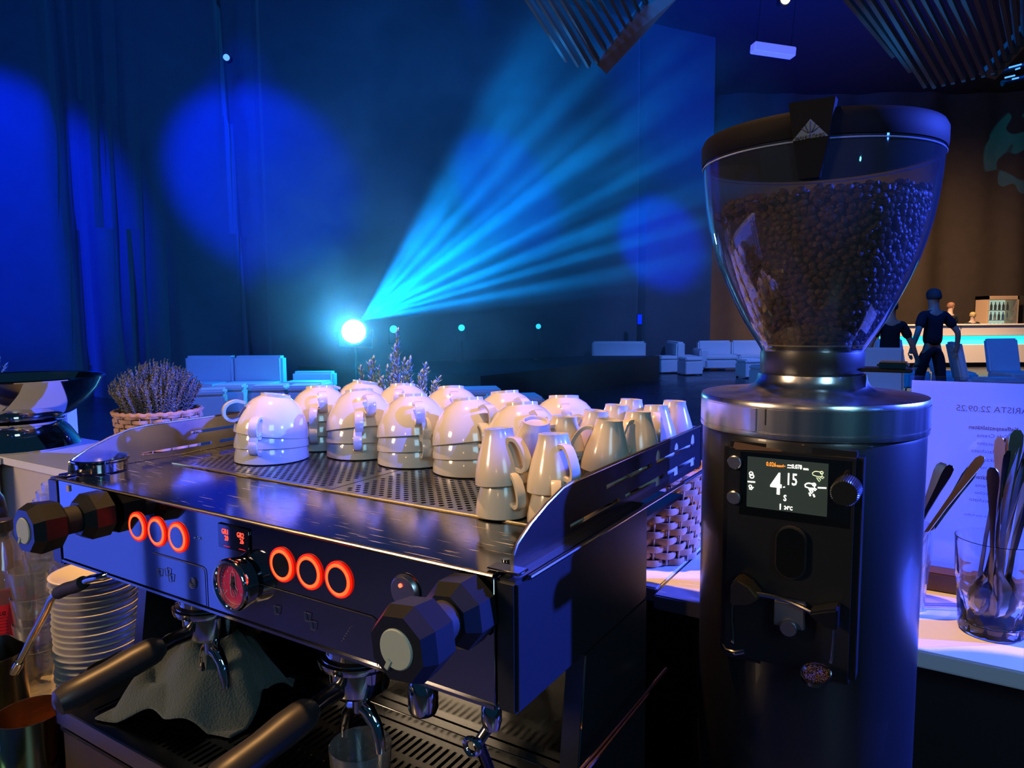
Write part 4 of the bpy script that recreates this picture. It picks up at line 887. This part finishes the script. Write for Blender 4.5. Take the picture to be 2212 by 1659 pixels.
# drinking glasses in stacked columns under wrap
tg=MB().lathe([(0,.0),(.026,.0),(.0275,.003),(.034,.082),(.0330,.083),(.0262,.008),(0,.006)],28).build('tumbler',thin,link=False)
cols=[(-.325,.098),(-.395,.150),(-.33,.205),(-.405,.245),(-.47,.185),(-.47,.275),(-.545,.225),(-.545,.315),(-.62,.27),(-.62,.355),(-.695,.31),(-.77,.355),(-.40,.34),(-.47,.37)]
for ci,(x,y) in enumerate(cols):
    for k in range(4 if ci<4 else 5):
        o=bpy.data.objects.new('tumbler',tg.data); COL.objects.link(o); o.location=W(x,y,ZC+.0065+k*.0465)
        tag(o,'small clear tumbler in the stacked glasses left of the tall saucer stack','glass','clear tumblers stacked in columns')
wr=MB(); zt=ZC+.30
wr.box((-.83,.425,ZC),(-.29,.428,zt)); e=localthing('plastic_wrap',0,0,0,'thin clear plastic sheet standing behind the stacked tumblers','plastic sheet'); 
pts=[(-.86+.03*k,.430+.006*sin(k*1.3)) for k in range(20)]; V=[(x,y+.003*sin(z*40+x*30),z) for z in(ZC,ZC+.1,ZC+.2,zt) for x,y in pts]
MB().add(V,[(j*20+i,j*20+i+1,(j+1)*20+i+1,(j+1)*20+i) for j in range(3) for i in range(19)]).build('film',wrapm,e)
# cola bottle
e=localthing('cola_bottle',-.402,.090,ZC,'clear soft drink bottle with a red label at the left edge','bottle')
MB().lathe([(0,.004),(.020,.0),(.034,.004),(.0435,.02),(.0430,.07),(.0445,.078),(.0445,.165),(.0425,.18),(.039,.205),(.030,.235),(.018,.262),(.0135,.275),(.0135,.292)],40).build('bottle_body',clear('bottle_plastic',(.93,.90,.90),1.6,.06,.06,(.8,.7,.7)),e)
MB().lathe([(0,.006),(.033,.008),(.0415,.02),(.0410,.07),(.0425,.078),(.0425,.12),(0,.12)],36).build('cola',pm('cola_liquid',(.03,.008,.003),.1),e)
lb=MB().lathe([(.0448,.078),(.0448,.165)],48).build('label_wrap',pm('label_red',(.75,.015,.03),.45),e)
ta=math.radians(-62)
def wraptext(s,size,z,a0,mat,R=.0451,sx=.9):
    o=text(s,size,mat,lb,Matrix.Identity(4),extrude=.00005,sx=sx); me=o.data
    for v in me.vertices:
        a=a0+v.co.x/R; v.co=Vector((R*cos(a),R*sin(a),z+v.co.y))
wraptext('Coke',.016,.152,ta+.28,pm('label_black',(.02,.01,.01),.5)); wraptext('Coca-Cola',.022,.12,ta-.9,pm('label_white',(.8,.78,.75),.5))
for k in range(7): wraptext('ingredients water sugar'[k%3:14+k%3],.0042,.143-.0055*k,ta+.42,pm('label_black',(.02,.01,.01),.5))
b=MB()
for k in range(14):
    a=ta-.12+.035*k-.15; b.add([(.0451*cos(a),.0451*sin(a),.085),(.0451*cos(a+.016),.0451*sin(a+.016),.085),(.0451*cos(a+.016),.0451*sin(a+.016),.102),(.0451*cos(a),.0451*sin(a),.102)],[(0,1,2,3)])
b.build('barcode',pm('label_black',(.02,.01,.01),.5),lb,smooth=False)
MB().cyl(.0165,.285,.305,24,ch=.001).build('cap',pm('cap_black',(.02,.02,.02),.4),e)
# black topped syrup bottle behind it
e=localthing('syrup_bottle',-.62,.155,ZC,'bottle with a rounded black cap and grey tag at the left edge','bottle')
MB().lathe([(0,0),(.034,.002),(.035,.01),(.035,.20),(.03,.22),(.03,.235),(0,.235)],32).build('bottle_body',pm('smoke_grey',(.10,.09,.09),.2),e)
MB().lathe([(.0305,.225),(.0305,.27),(.026,.300),(.016,.318),(0,.322)],32).build('cap',black,e)
MB().box((.0,-.037,.19),(.012,-.035,.235)).build('tag',pm('tag_grey',(.4,.38,.38),.5),e,smooth=False)
# pitchers
def rainbow():
    m=bpy.data.materials.new('iridescent_steel'); m.use_nodes=True; nt=m.node_tree; b=nt.nodes['Principled BSDF']; b.inputs['Metallic'].default_value=1; b.inputs['Roughness'].default_value=.12
    tc=nn(nt,'ShaderNodeTexCoord'); g=nn(nt,'ShaderNodeTexGradient',gradient_type='RADIAL'); nt.links.new(tc.outputs['Object'],g.inputs[0]); r=nn(nt,'ShaderNodeValToRGB')
    cs=[(.0,(.3,.25,.05)),(.25,(.02,.3,.2)),(.5,(.3,.2,.1)),(.60,(.35,.05,.3)),(.68,(.10,.06,.5)),(.76,(.03,.10,.45)),(.84,(.0,.5,.3)),(.92,(.5,.5,.1))]
    el=r.color_ramp.elements; el[0].position=0; el[0].color=(*cs[0][1],1); el[1].position=1; el[1].color=(*cs[-1][1],1)
    for p,c in cs[1:-1]: q=el.new(p); q.color=(*c,1)
    nt.links.new(g.outputs[0],r.inputs[0]); nt.links.new(r.outputs[0],b.inputs['Base Color']); return m
coppery=pm('copper_inside',(.55,.36,.22),.22,1)
def pitcher(x,y,z,r,h,outm,inm,label,spout=0,handle=PI):
    e=localthing('milk_pitcher',x,y,z,label,'pitcher',rz=0)
    def sp(mb):
        out=[]
        for vx,vy,vz in mb.v:
            a=math.atan2(vy,vx); w=max(0,cos(a-spout))**12*max(0,(vz/h-.6)/.4)
            k=1+.28*w; out.append((vx*k,vy*k,vz+.006*w))
        mb.v=out; return mb
    sp(MB().lathe([(0,0),(r*.96,0),(r,.005),(r*1.0,h*.35),(r*.93,h*.7),(r*.96,h)],44)).build('jug_body',outm,e)
    sp(MB().lathe([(r*.96,h),(r*.925,h),(r*.90,h*.7),(r*.96,h*.35),(r*.95,.008),(0,.007)],44)).build('jug_inside',inm,e)
    hx=lambda q,v:(q*cos(handle),q*sin(handle),v)
    MB().tube([hx(r*.95,h*.88),hx(r*1.35,h*.9),hx(r*1.62,h*.72),hx(r*1.5,h*.4),hx(r*1.0,h*.25)],[.005]*5,10,flat=.5).build('handle',outm,e)
    return e
pitcher(-.078,-.020,ZC,.0465,.103,rainbow(),coppery,'iridescent milk pitcher with a coppery inside at the lower left',spout=.75,handle=3.7)
pitcher(-.250,.004,ZC,.046,.135,pm('bronze_pitcher',(.30,.23,.16),.25,1),dark_steel,'tall bronze toned steel pitcher below the red labelled bottle',spout=2.5,handle=3.6)
pitcher(-.062,.085,ZC,.034,.128,dark_steel,matte,'small dark steel pitcher between the saucers and the left handle',spout=2.2,handle=-2.6)
# towel heap on the drip tray
def heap(name,label,cx,cy,z0,sx,sy,H,mat,seed,cat='towel',rz=0,ang=0):
    rnd=random.Random(seed); N=54; V=[];Fc=[]
    ph=[(rnd.uniform(5,16),rnd.uniform(0,6.28),rnd.uniform(0,6.28)) for _ in range(6)]
    for j in range(N+1):
        for i in range(N+1):
            u=i/N*2-1; v=j/N*2-1; d=max(abs(u),abs(v))**1.0; q=max(0,1-(u*u*.9+v*v*.9)*.75)
            h=H*(q**1.3)*(1+.16*sum(sin(a*.5*(u*cos(b)+v*sin(b))+c) for a,b,c in ph)/2)
            h+=H*.30*abs(sin(3.4*(u*.8+v*.6)+1.3*sin(2*v)))*q+H*.12*sin(9*u-4*v)*q
            rag=1+.06*sin(7*math.atan2(v,u)+seed); V.append((u*sx*rag,v*sy*rag,max(.0015,h)))
    for j in range(N):
        for i in range(N): a=j*(N+1)+i; Fc.append((a,a+1,a+N+2,a+N+1))
    mb=MB().add(V,Fc); o=mb.build(name,mat,loc=W(cx,cy,z0),rot=(0,0,RZM+ang)); o.data.shade_smooth()
    s=o.modifiers.new('th','SOLIDIFY'); s.thickness=.0025; s.offset=1; return tag(o,label,cat)
heap('bar_towel','crumpled grey green towel on the drip tray beneath the left portafilter',.150,.100,-.3145,.100,.078,.085,cloth,11,ang=.30)
P=locR(1070,1640,2,-.40); heap('bar_towel','blue knitted cloth at the lower middle edge beneath the steam knob',P.x,P.y,ZC+.001,.06,.05,.075,bluecloth,5)
# tumbler under the right spouts
e=localthing('water_glass',.500,.045,-.3148,'short clear glass standing on the drip tray under the right portafilter','glass')
MB().lathe([(0,0),(.026,0),(.028,.003),(.0325,.078),(.0322,.0795),(.0312,.079),(.0262,.010),(0,.008)],40).build('glass_body',thin,e)
# empty filter basket ring on the top left corner
FB=locR(219,1016,2,.0); e=localthing('filter_basket',FB.x,FB.y,.0008,'empty steel portafilter basket ring lying on the top left corner of the machine','filter basket')
MB().lathe([(0,.003),(.026,.003),(.030,.0),(.033,.001),(.0335,.0125),(.0365,.0155),(.0365,.0172),(.0345,.018),(.0315,.0165),(.0305,.007),(0,.006)],48).build('basket_ring',steel,e)
MB().tube([(-.033,-.010,.012),(-.052,-.016,.008)],.0022,8).build('pin',pm('bright_edge',(.85,.70,.42),.22,1),e)
# steel bowl on the bar
c=atY(48,985,2.30); bl=empty('steel_bowl',(c.x,c.y,BAR),0,'large polished steel bowl on a wide foot at the left','bowl')
MB().lathe([(0,.0),(.168,.0),(.170,.006),(.163,.022),(.140,.060),(.124,.078),(.128,.086),(.118,.088),(0,.088)],64).build('foot',chrome,bl)
MB().lathe([(0,.086),(.09,.087),(.128,.096),(.165,.118),(.205,.155),(.232,.192),(.246,.224),(.253,.2245),(.256,.228),(.252,.2315),(.243,.229),(.228,.193),(.20,.157),(.16,.121),(.09,.093),(0,.091)],80).build('bowl',chrome,bl)
c=atY(150,930,2.52); o=MB().box((-.03,-.02,0),(.03,.02,.155)).build('card_holder',white,loc=(c.x-.005,c.y,BAR),rot=(0,0,-.5),bevel=.003); tag(o,'upright white card holder standing behind the steel bowl','card holder')
# wicker baskets with plants
def basket(px,ly,label,R=.105,H=.14,rows=12,flare=.12):
    # solve position: ray column px meets machine-frame row ly
    o=MI@CAM; d=MI.to_3x3()@ray(px,1000); t=(ly-o.y)/d.y; q=o+d*t
    e=localthing('wicker_basket',q.x,q.y,ZB,label,'basket'); NS=26
    rad=lambda z:R*(1-flare+flare*z/H)
    for k in range(NS):
        a=2*PI*k/NS; MB().tube([(rad(0)*cos(a),rad(0)*sin(a),.002),(rad(H)*cos(a),rad(H)*sin(a),H)],.0018,5).build('stake',wicker,e)
    for j in range(rows):
        z=.007+(H-.012)*j/(rows-1); n=NS*6; pts=[]
        for i in range(n):
            a=2*PI*i/n; r=rad(z)+.0042*cos(a*NS/2+(PI if j%2 else 0)); pts.append((r*cos(a),r*sin(a),z+.0008*sin(a*5+j)))
        MB().tube(pts,.0020,6,closed=True,flat=3.1).build('weave_strand',wicker,e)
    pts=[((rad(H)+.0022*sin(i*1.9))*cos(2*PI*i/90),(rad(H)+.0022*sin(i*1.9))*sin(2*PI*i/90),H+.0016*cos(i*1.9)) for i in range(90)]
    MB().tube(pts,.0060,7,closed=True).build('rim_braid',wicker,e)
    MB().cyl(rad(0)-.004,0,.006,24).build('basket_floor',wicker,e); MB().cyl(rad(H*.8)-.010,.006,H*.82,24).build('soil',pm('soil',(.03,.02,.015),.95),e)
    return e,H
def leafy(parent,stems,nl,L,Wd,mat,seed,R,top,z0,droop=.5,name='foliage'):
    rnd=random.Random(seed); mb=MB(); sb=MB()
    for s_ in range(stems):
        a=rnd.uniform(0,6.28); r=R*math.sqrt(rnd.random()); bx_,by_=r*cos(a)*.55,r*sin(a)*.55; hh=top(r/R,rnd); ex,ey=r*cos(a)*1.0,r*sin(a)*1.0
        P0=Vector((bx_,by_,z0)); P1=Vector((ex,ey,z0+hh)); mid=(P0+P1)/2+Vector((rnd.uniform(-.01,.01),rnd.uniform(-.01,.01),0))
        cur=lambda t:P0*(1-t)**2+mid*2*t*(1-t)+P1*t*t
        sb.tube([cur(t/5) for t in range(6)],[.0016,.0015,.0013,.0011,.0009,.0006],5)
        for k in range(nl):
            t=.12+.88*k/nl; p=cur(t); ax=(cur(min(1,t+.05))-cur(max(0,t-.05))).normalized(); an=k*2.4+rnd.uniform(-.3,.3)
            side=ax.orthogonal().normalized(); side.rotate(Matrix.Rotation(an,3,ax)); dr=(side*(.9-.45*t)+ax*(.45+.5*t)).normalized(); l=L*rnd.uniform(.7,1.15)*(1-.35*t)
            w=dr.cross(ax).normalized()*Wd; up=w.cross(dr).normalized()*Wd*.5
            q=p+dr*l*.5+up; e_=p+dr*l-Vector((0,0,l*.12*droop))
            mb.add([p-w*.4,p+w*.4,q+w,q-w,e_+w*.35,e_-w*.35,q+up],[(0,1,2,6),(0,6,3),(6,2,4,5),(3,6,5)])
    o=mb.build(name,mat,parent,smooth=False); o['kind']='stuff'; sb.build('stems',stemm,parent)['kind']='stuff'
e,H=basket(348,.69,'round wicker basket of dome shaped grey green foliage',R=.112,H=.155); leafy(e,340,30,.0125,.0019,lavm,3,.122,lambda q,r:(.172-.070*q*q)*r.uniform(.86,1.06),H*.80)
e,H=basket(862,.70,'wicker basket of tall rosemary sprigs behind the middle cups',R=.095,H=.155); leafy(e,58,46,.024,.0026,leafm,8,.115,lambda q,r:(.255-.12*q)*r.uniform(.62,1.04),H*.80); 
e,H=basket(1384,.69,'wicker basket standing on the bar between machine and grinder',R=.108,H=.15)
e,H=basket(-46,.70,'wicker basket of rosemary behind the steel bowl at the left edge',R=.10); leafy(e,44,40,.024,.0024,leafm,9,.13,lambda q,r:(.20-.06*q)*r.uniform(.7,1.05),H*.82)
#==RIGHT SIDE==
e=localthing('menu_stand',1.062,.765,ZB,'clear acrylic menu stand seen from behind with mirrored German coffee list','menu stand')
MB().box((-.085,-.035,0),(.115,.035,.028)).build('wooden_base',woodm,e,bevel=.002)
acr=clear('acrylic',(.97,.97,1),1.3,.05)
MB().box((-.107,-.0035,.012),(.107,-.002,.318)).build('acrylic_sheet',acr,e,smooth=False); MB().box((-.107,.002,.012),(.107,.0035,.318)).build('acrylic_sheet',acr,e,smooth=False)
pmn=bpy.data.materials.new('menu_sheet'); pmn.use_nodes=True; nt=pmn.node_tree; nt.nodes.clear(); o_=nn(nt,'ShaderNodeOutputMaterial'); d=nn(nt,'ShaderNodeBsdfDiffuse'); t=nn(nt,'ShaderNodeBsdfTranslucent'); mx=nn(nt,'ShaderNodeMixShader')
d.inputs[0].default_value=(.72,.70,.74,1); t.inputs[0].default_value=(.66,.64,.66,1); mx.inputs[0].default_value=.6; nt.links.new(d.outputs[0],mx.inputs[1]); nt.links.new(t.outputs[0],mx.inputs[2]); nt.links.new(mx.outputs[0],o_.inputs[0])
ms=MB().add([(-.105,0,.014),(.105,0,.014),(.105,0,.311),(-.105,0,.311)],[(0,1,2,3)]).build('menu_sheet',pmn,e,smooth=False)
def ml(s,z,size,bold=0,sh=0,dx=0):
    M=T(dx,-.0040,z)@RX(PI/2)@Matrix.Diagonal((-1,1,1,1))@Matrix(((1,sh,0,0),(0,1,0,0),(0,0,1,0),(0,0,0,1))); text(s,size,ink,ms,M,name='mirrored_lettering',extrude=.00003,bold=bold)
zz=lambda py:locR(2150,py,1,.765).z-ZB
ml('BARISTA 22.09.25',zz(885),.0125); ml('Kaffeespezialitäten',zz(925),.0080,.0002)
for s_,py in(('Café Crema',942),('Cappuccino',959),('Latte Macchiato',976),('Kakao',994)): ml(s_,zz(py),.0078)
ml('mit Milch oder Hafermilch',zz(1012),.0056); ml('Spezialitäten',zz(1033),.0082,.0002,.2)
for s_,py in(('Iced Crema',1051),('Cappuccino',1067),('Latte Macchiato',1083)): ml(s_,zz(py),.0076,0,.2)
ml('alle Getränke auch ohne Koffein',zz(1117),.0046)
spm=pm('spoon_steel',(.80,.66,.45),.24,1); spd=pm('spoon_dark',(.22,.20,.18),.2,1)
def spoon(p0,p1,roll,mat,label,group,L=.205):
    p0=Vector(p0);p1=Vector(p1); d=(p1-p0).normalized()
    V=[];Fc=[]
    prof=[(0,.0015,0),(.006,.0095,-.003),(.02,.0145,-.006),(.035,.0135,-.005),(.046,.007,-.001),(.052,.0032,.0015),(.09,.0028,.003),(.13,.0036,.002),(.165,.0058,.0),(.19,.0080,-.001),(.200,.0072,-.0015),(.205,.0035,-.002)]
    for z,w,y in prof:
        z=z*L/.205; dish=.004 if z<.045 else 0
        V+=[(-w,y,z),(-w*.5,y+dish*.8,z),(0,y+dish,z),(w*.5,y+dish*.8,z),(w,y,z)]+[(w,y-.0012,z),(0,y+dish-.0014,z),(-w,y-.0012,z)]
    n=8
    for i in range(len(prof)-1):
        for k in range(n): q=(k+1)%n; Fc.append((i*n+k,(i+1)*n+k,(i+1)*n+q,i*n+q))
    o=MB().add(V,Fc).build('long_spoon',mat); o.data.shade_smooth()
    o.matrix_world=T(*p0)@d.to_track_quat('Z','Y').to_matrix().to_4x4()@RZ(roll); return tag(o,label,'spoon',group)
# gibraltar glass with spoons
GC=W(1.066,.612,ZB)
e=empty('facetted_glass',GC,0,'facetted clear drinking glass full of long spoons beside the menu stand','glass')
def facet(prof,n=48,facets=12,depth=.0012,z1=.07):
    mb=MB().lathe(prof,n); v2=[]
    for x,y,z in mb.v:
        a=math.atan2(y,x); r=math.hypot(x,y)
        if z<z1 and r>.02 and z>.004: r-=depth*(1-abs(cos(a*facets/2)))
        v2.append((r*cos(a),r*sin(a),z))
    mb.v=v2; return mb
facet([(0,0),(.034,0),(.0375,.004),(.0395,.03),(.0420,.066),(.0435,.070),(.0435,.074),(.0455,.118),(.0460,.124),(.0448,.1245),(.0435,.118),(.0410,.074),(.0350,.020),(.030,.014),(0,.013)],72).build('glass_body',glassm,e)
rnd=random.Random(12)
desc=['with a broad golden end, leftmost in the glass','standing upright next to the leftmost one','with a teal blue lit end','with a dark end behind the teal lit one','with a wide brown end at the picture edge','leaning far right across the others','low and dark in the middle of the glass','thin and dark at the front left of the glass','with a bright purple streak along its stem','crossing behind the leaning one','rightmost with a pale blue side','short one sunk low at the back']
ends=[(2157,945),(2172,948),(2188,935),(2200,930),(2212,955),(2225,985),(2185,975),(2148,1010),(2205,990),(2235,950),(2240,1010),(2195,960)]
for k,(ex,ey) in enumerate(ends):
    a=2.4*k; q=GC+Vector((.016*cos(a)-.006,.014*sin(a),.018+.002*(k%3))); te=atY(ex,ey,GC.y+.012*sin(k*1.7)-.005)
    spoon(q,te,rnd.uniform(-.6,.6)+ (PI if k%3==0 else 0),(spm,spd,spm)[k%3] if k!=6 else spd,'long spoon '+desc[k],'long spoons in the facetted glass',L=(te-q).length)
G2=W(.952,.645,ZB); e=empty('facetted_glass',G2,0,'second glass of spoons mostly hidden behind the grinder','glass')
facet([(0,0),(.034,0),(.0375,.004),(.0395,.03),(.0420,.066),(.0435,.070),(.0435,.074),(.0455,.118),(.0448,.1185),(.0410,.074),(.0350,.020),(0,.013)],72).build('glass_body',thin,e)
for k,(ex,ey,mt,ds) in enumerate([(2120,984,spm,'with a broad golden end leaning out right of the grinder'),(2105,1010,spd,'narrow, edge on, just below the golden ended one'),(2052,1004,spd,'black rounded end close to the grinder edge'),(2038,1000,spd,'dark end touching the grinder edge')]):
    q=G2+Vector((-.018+.006*k,.006*k-.01,.02)); te=atY(ex,ey,G2.y-.02+.01*k); spoon(q,te,(0.3,1.4,.2,.9)[k],mt,'long spoon '+ds,'long spoons behind the grinder',L=(te-q).length)
# metal tube pair and hose beside the machine
a=locR(1250,1670,0,.745); b_=locR(1440,1445,0,.745); a2=locR(1262,1670,0,.75); b2=locR(1400,1500,0,.75)
e=localthing('drain_tube',0,0,0,'pair of thin shiny tubes slanting up between machine and grinder','tube')
MB().tube([a,b_],.0022,8).build('tube',pm('copper_tube',(.6,.3,.2),.25,1),e); MB().tube([a2,b2],.0018,8).build('tube',pm('copper_tube',(.6,.3,.2),.25,1),e)
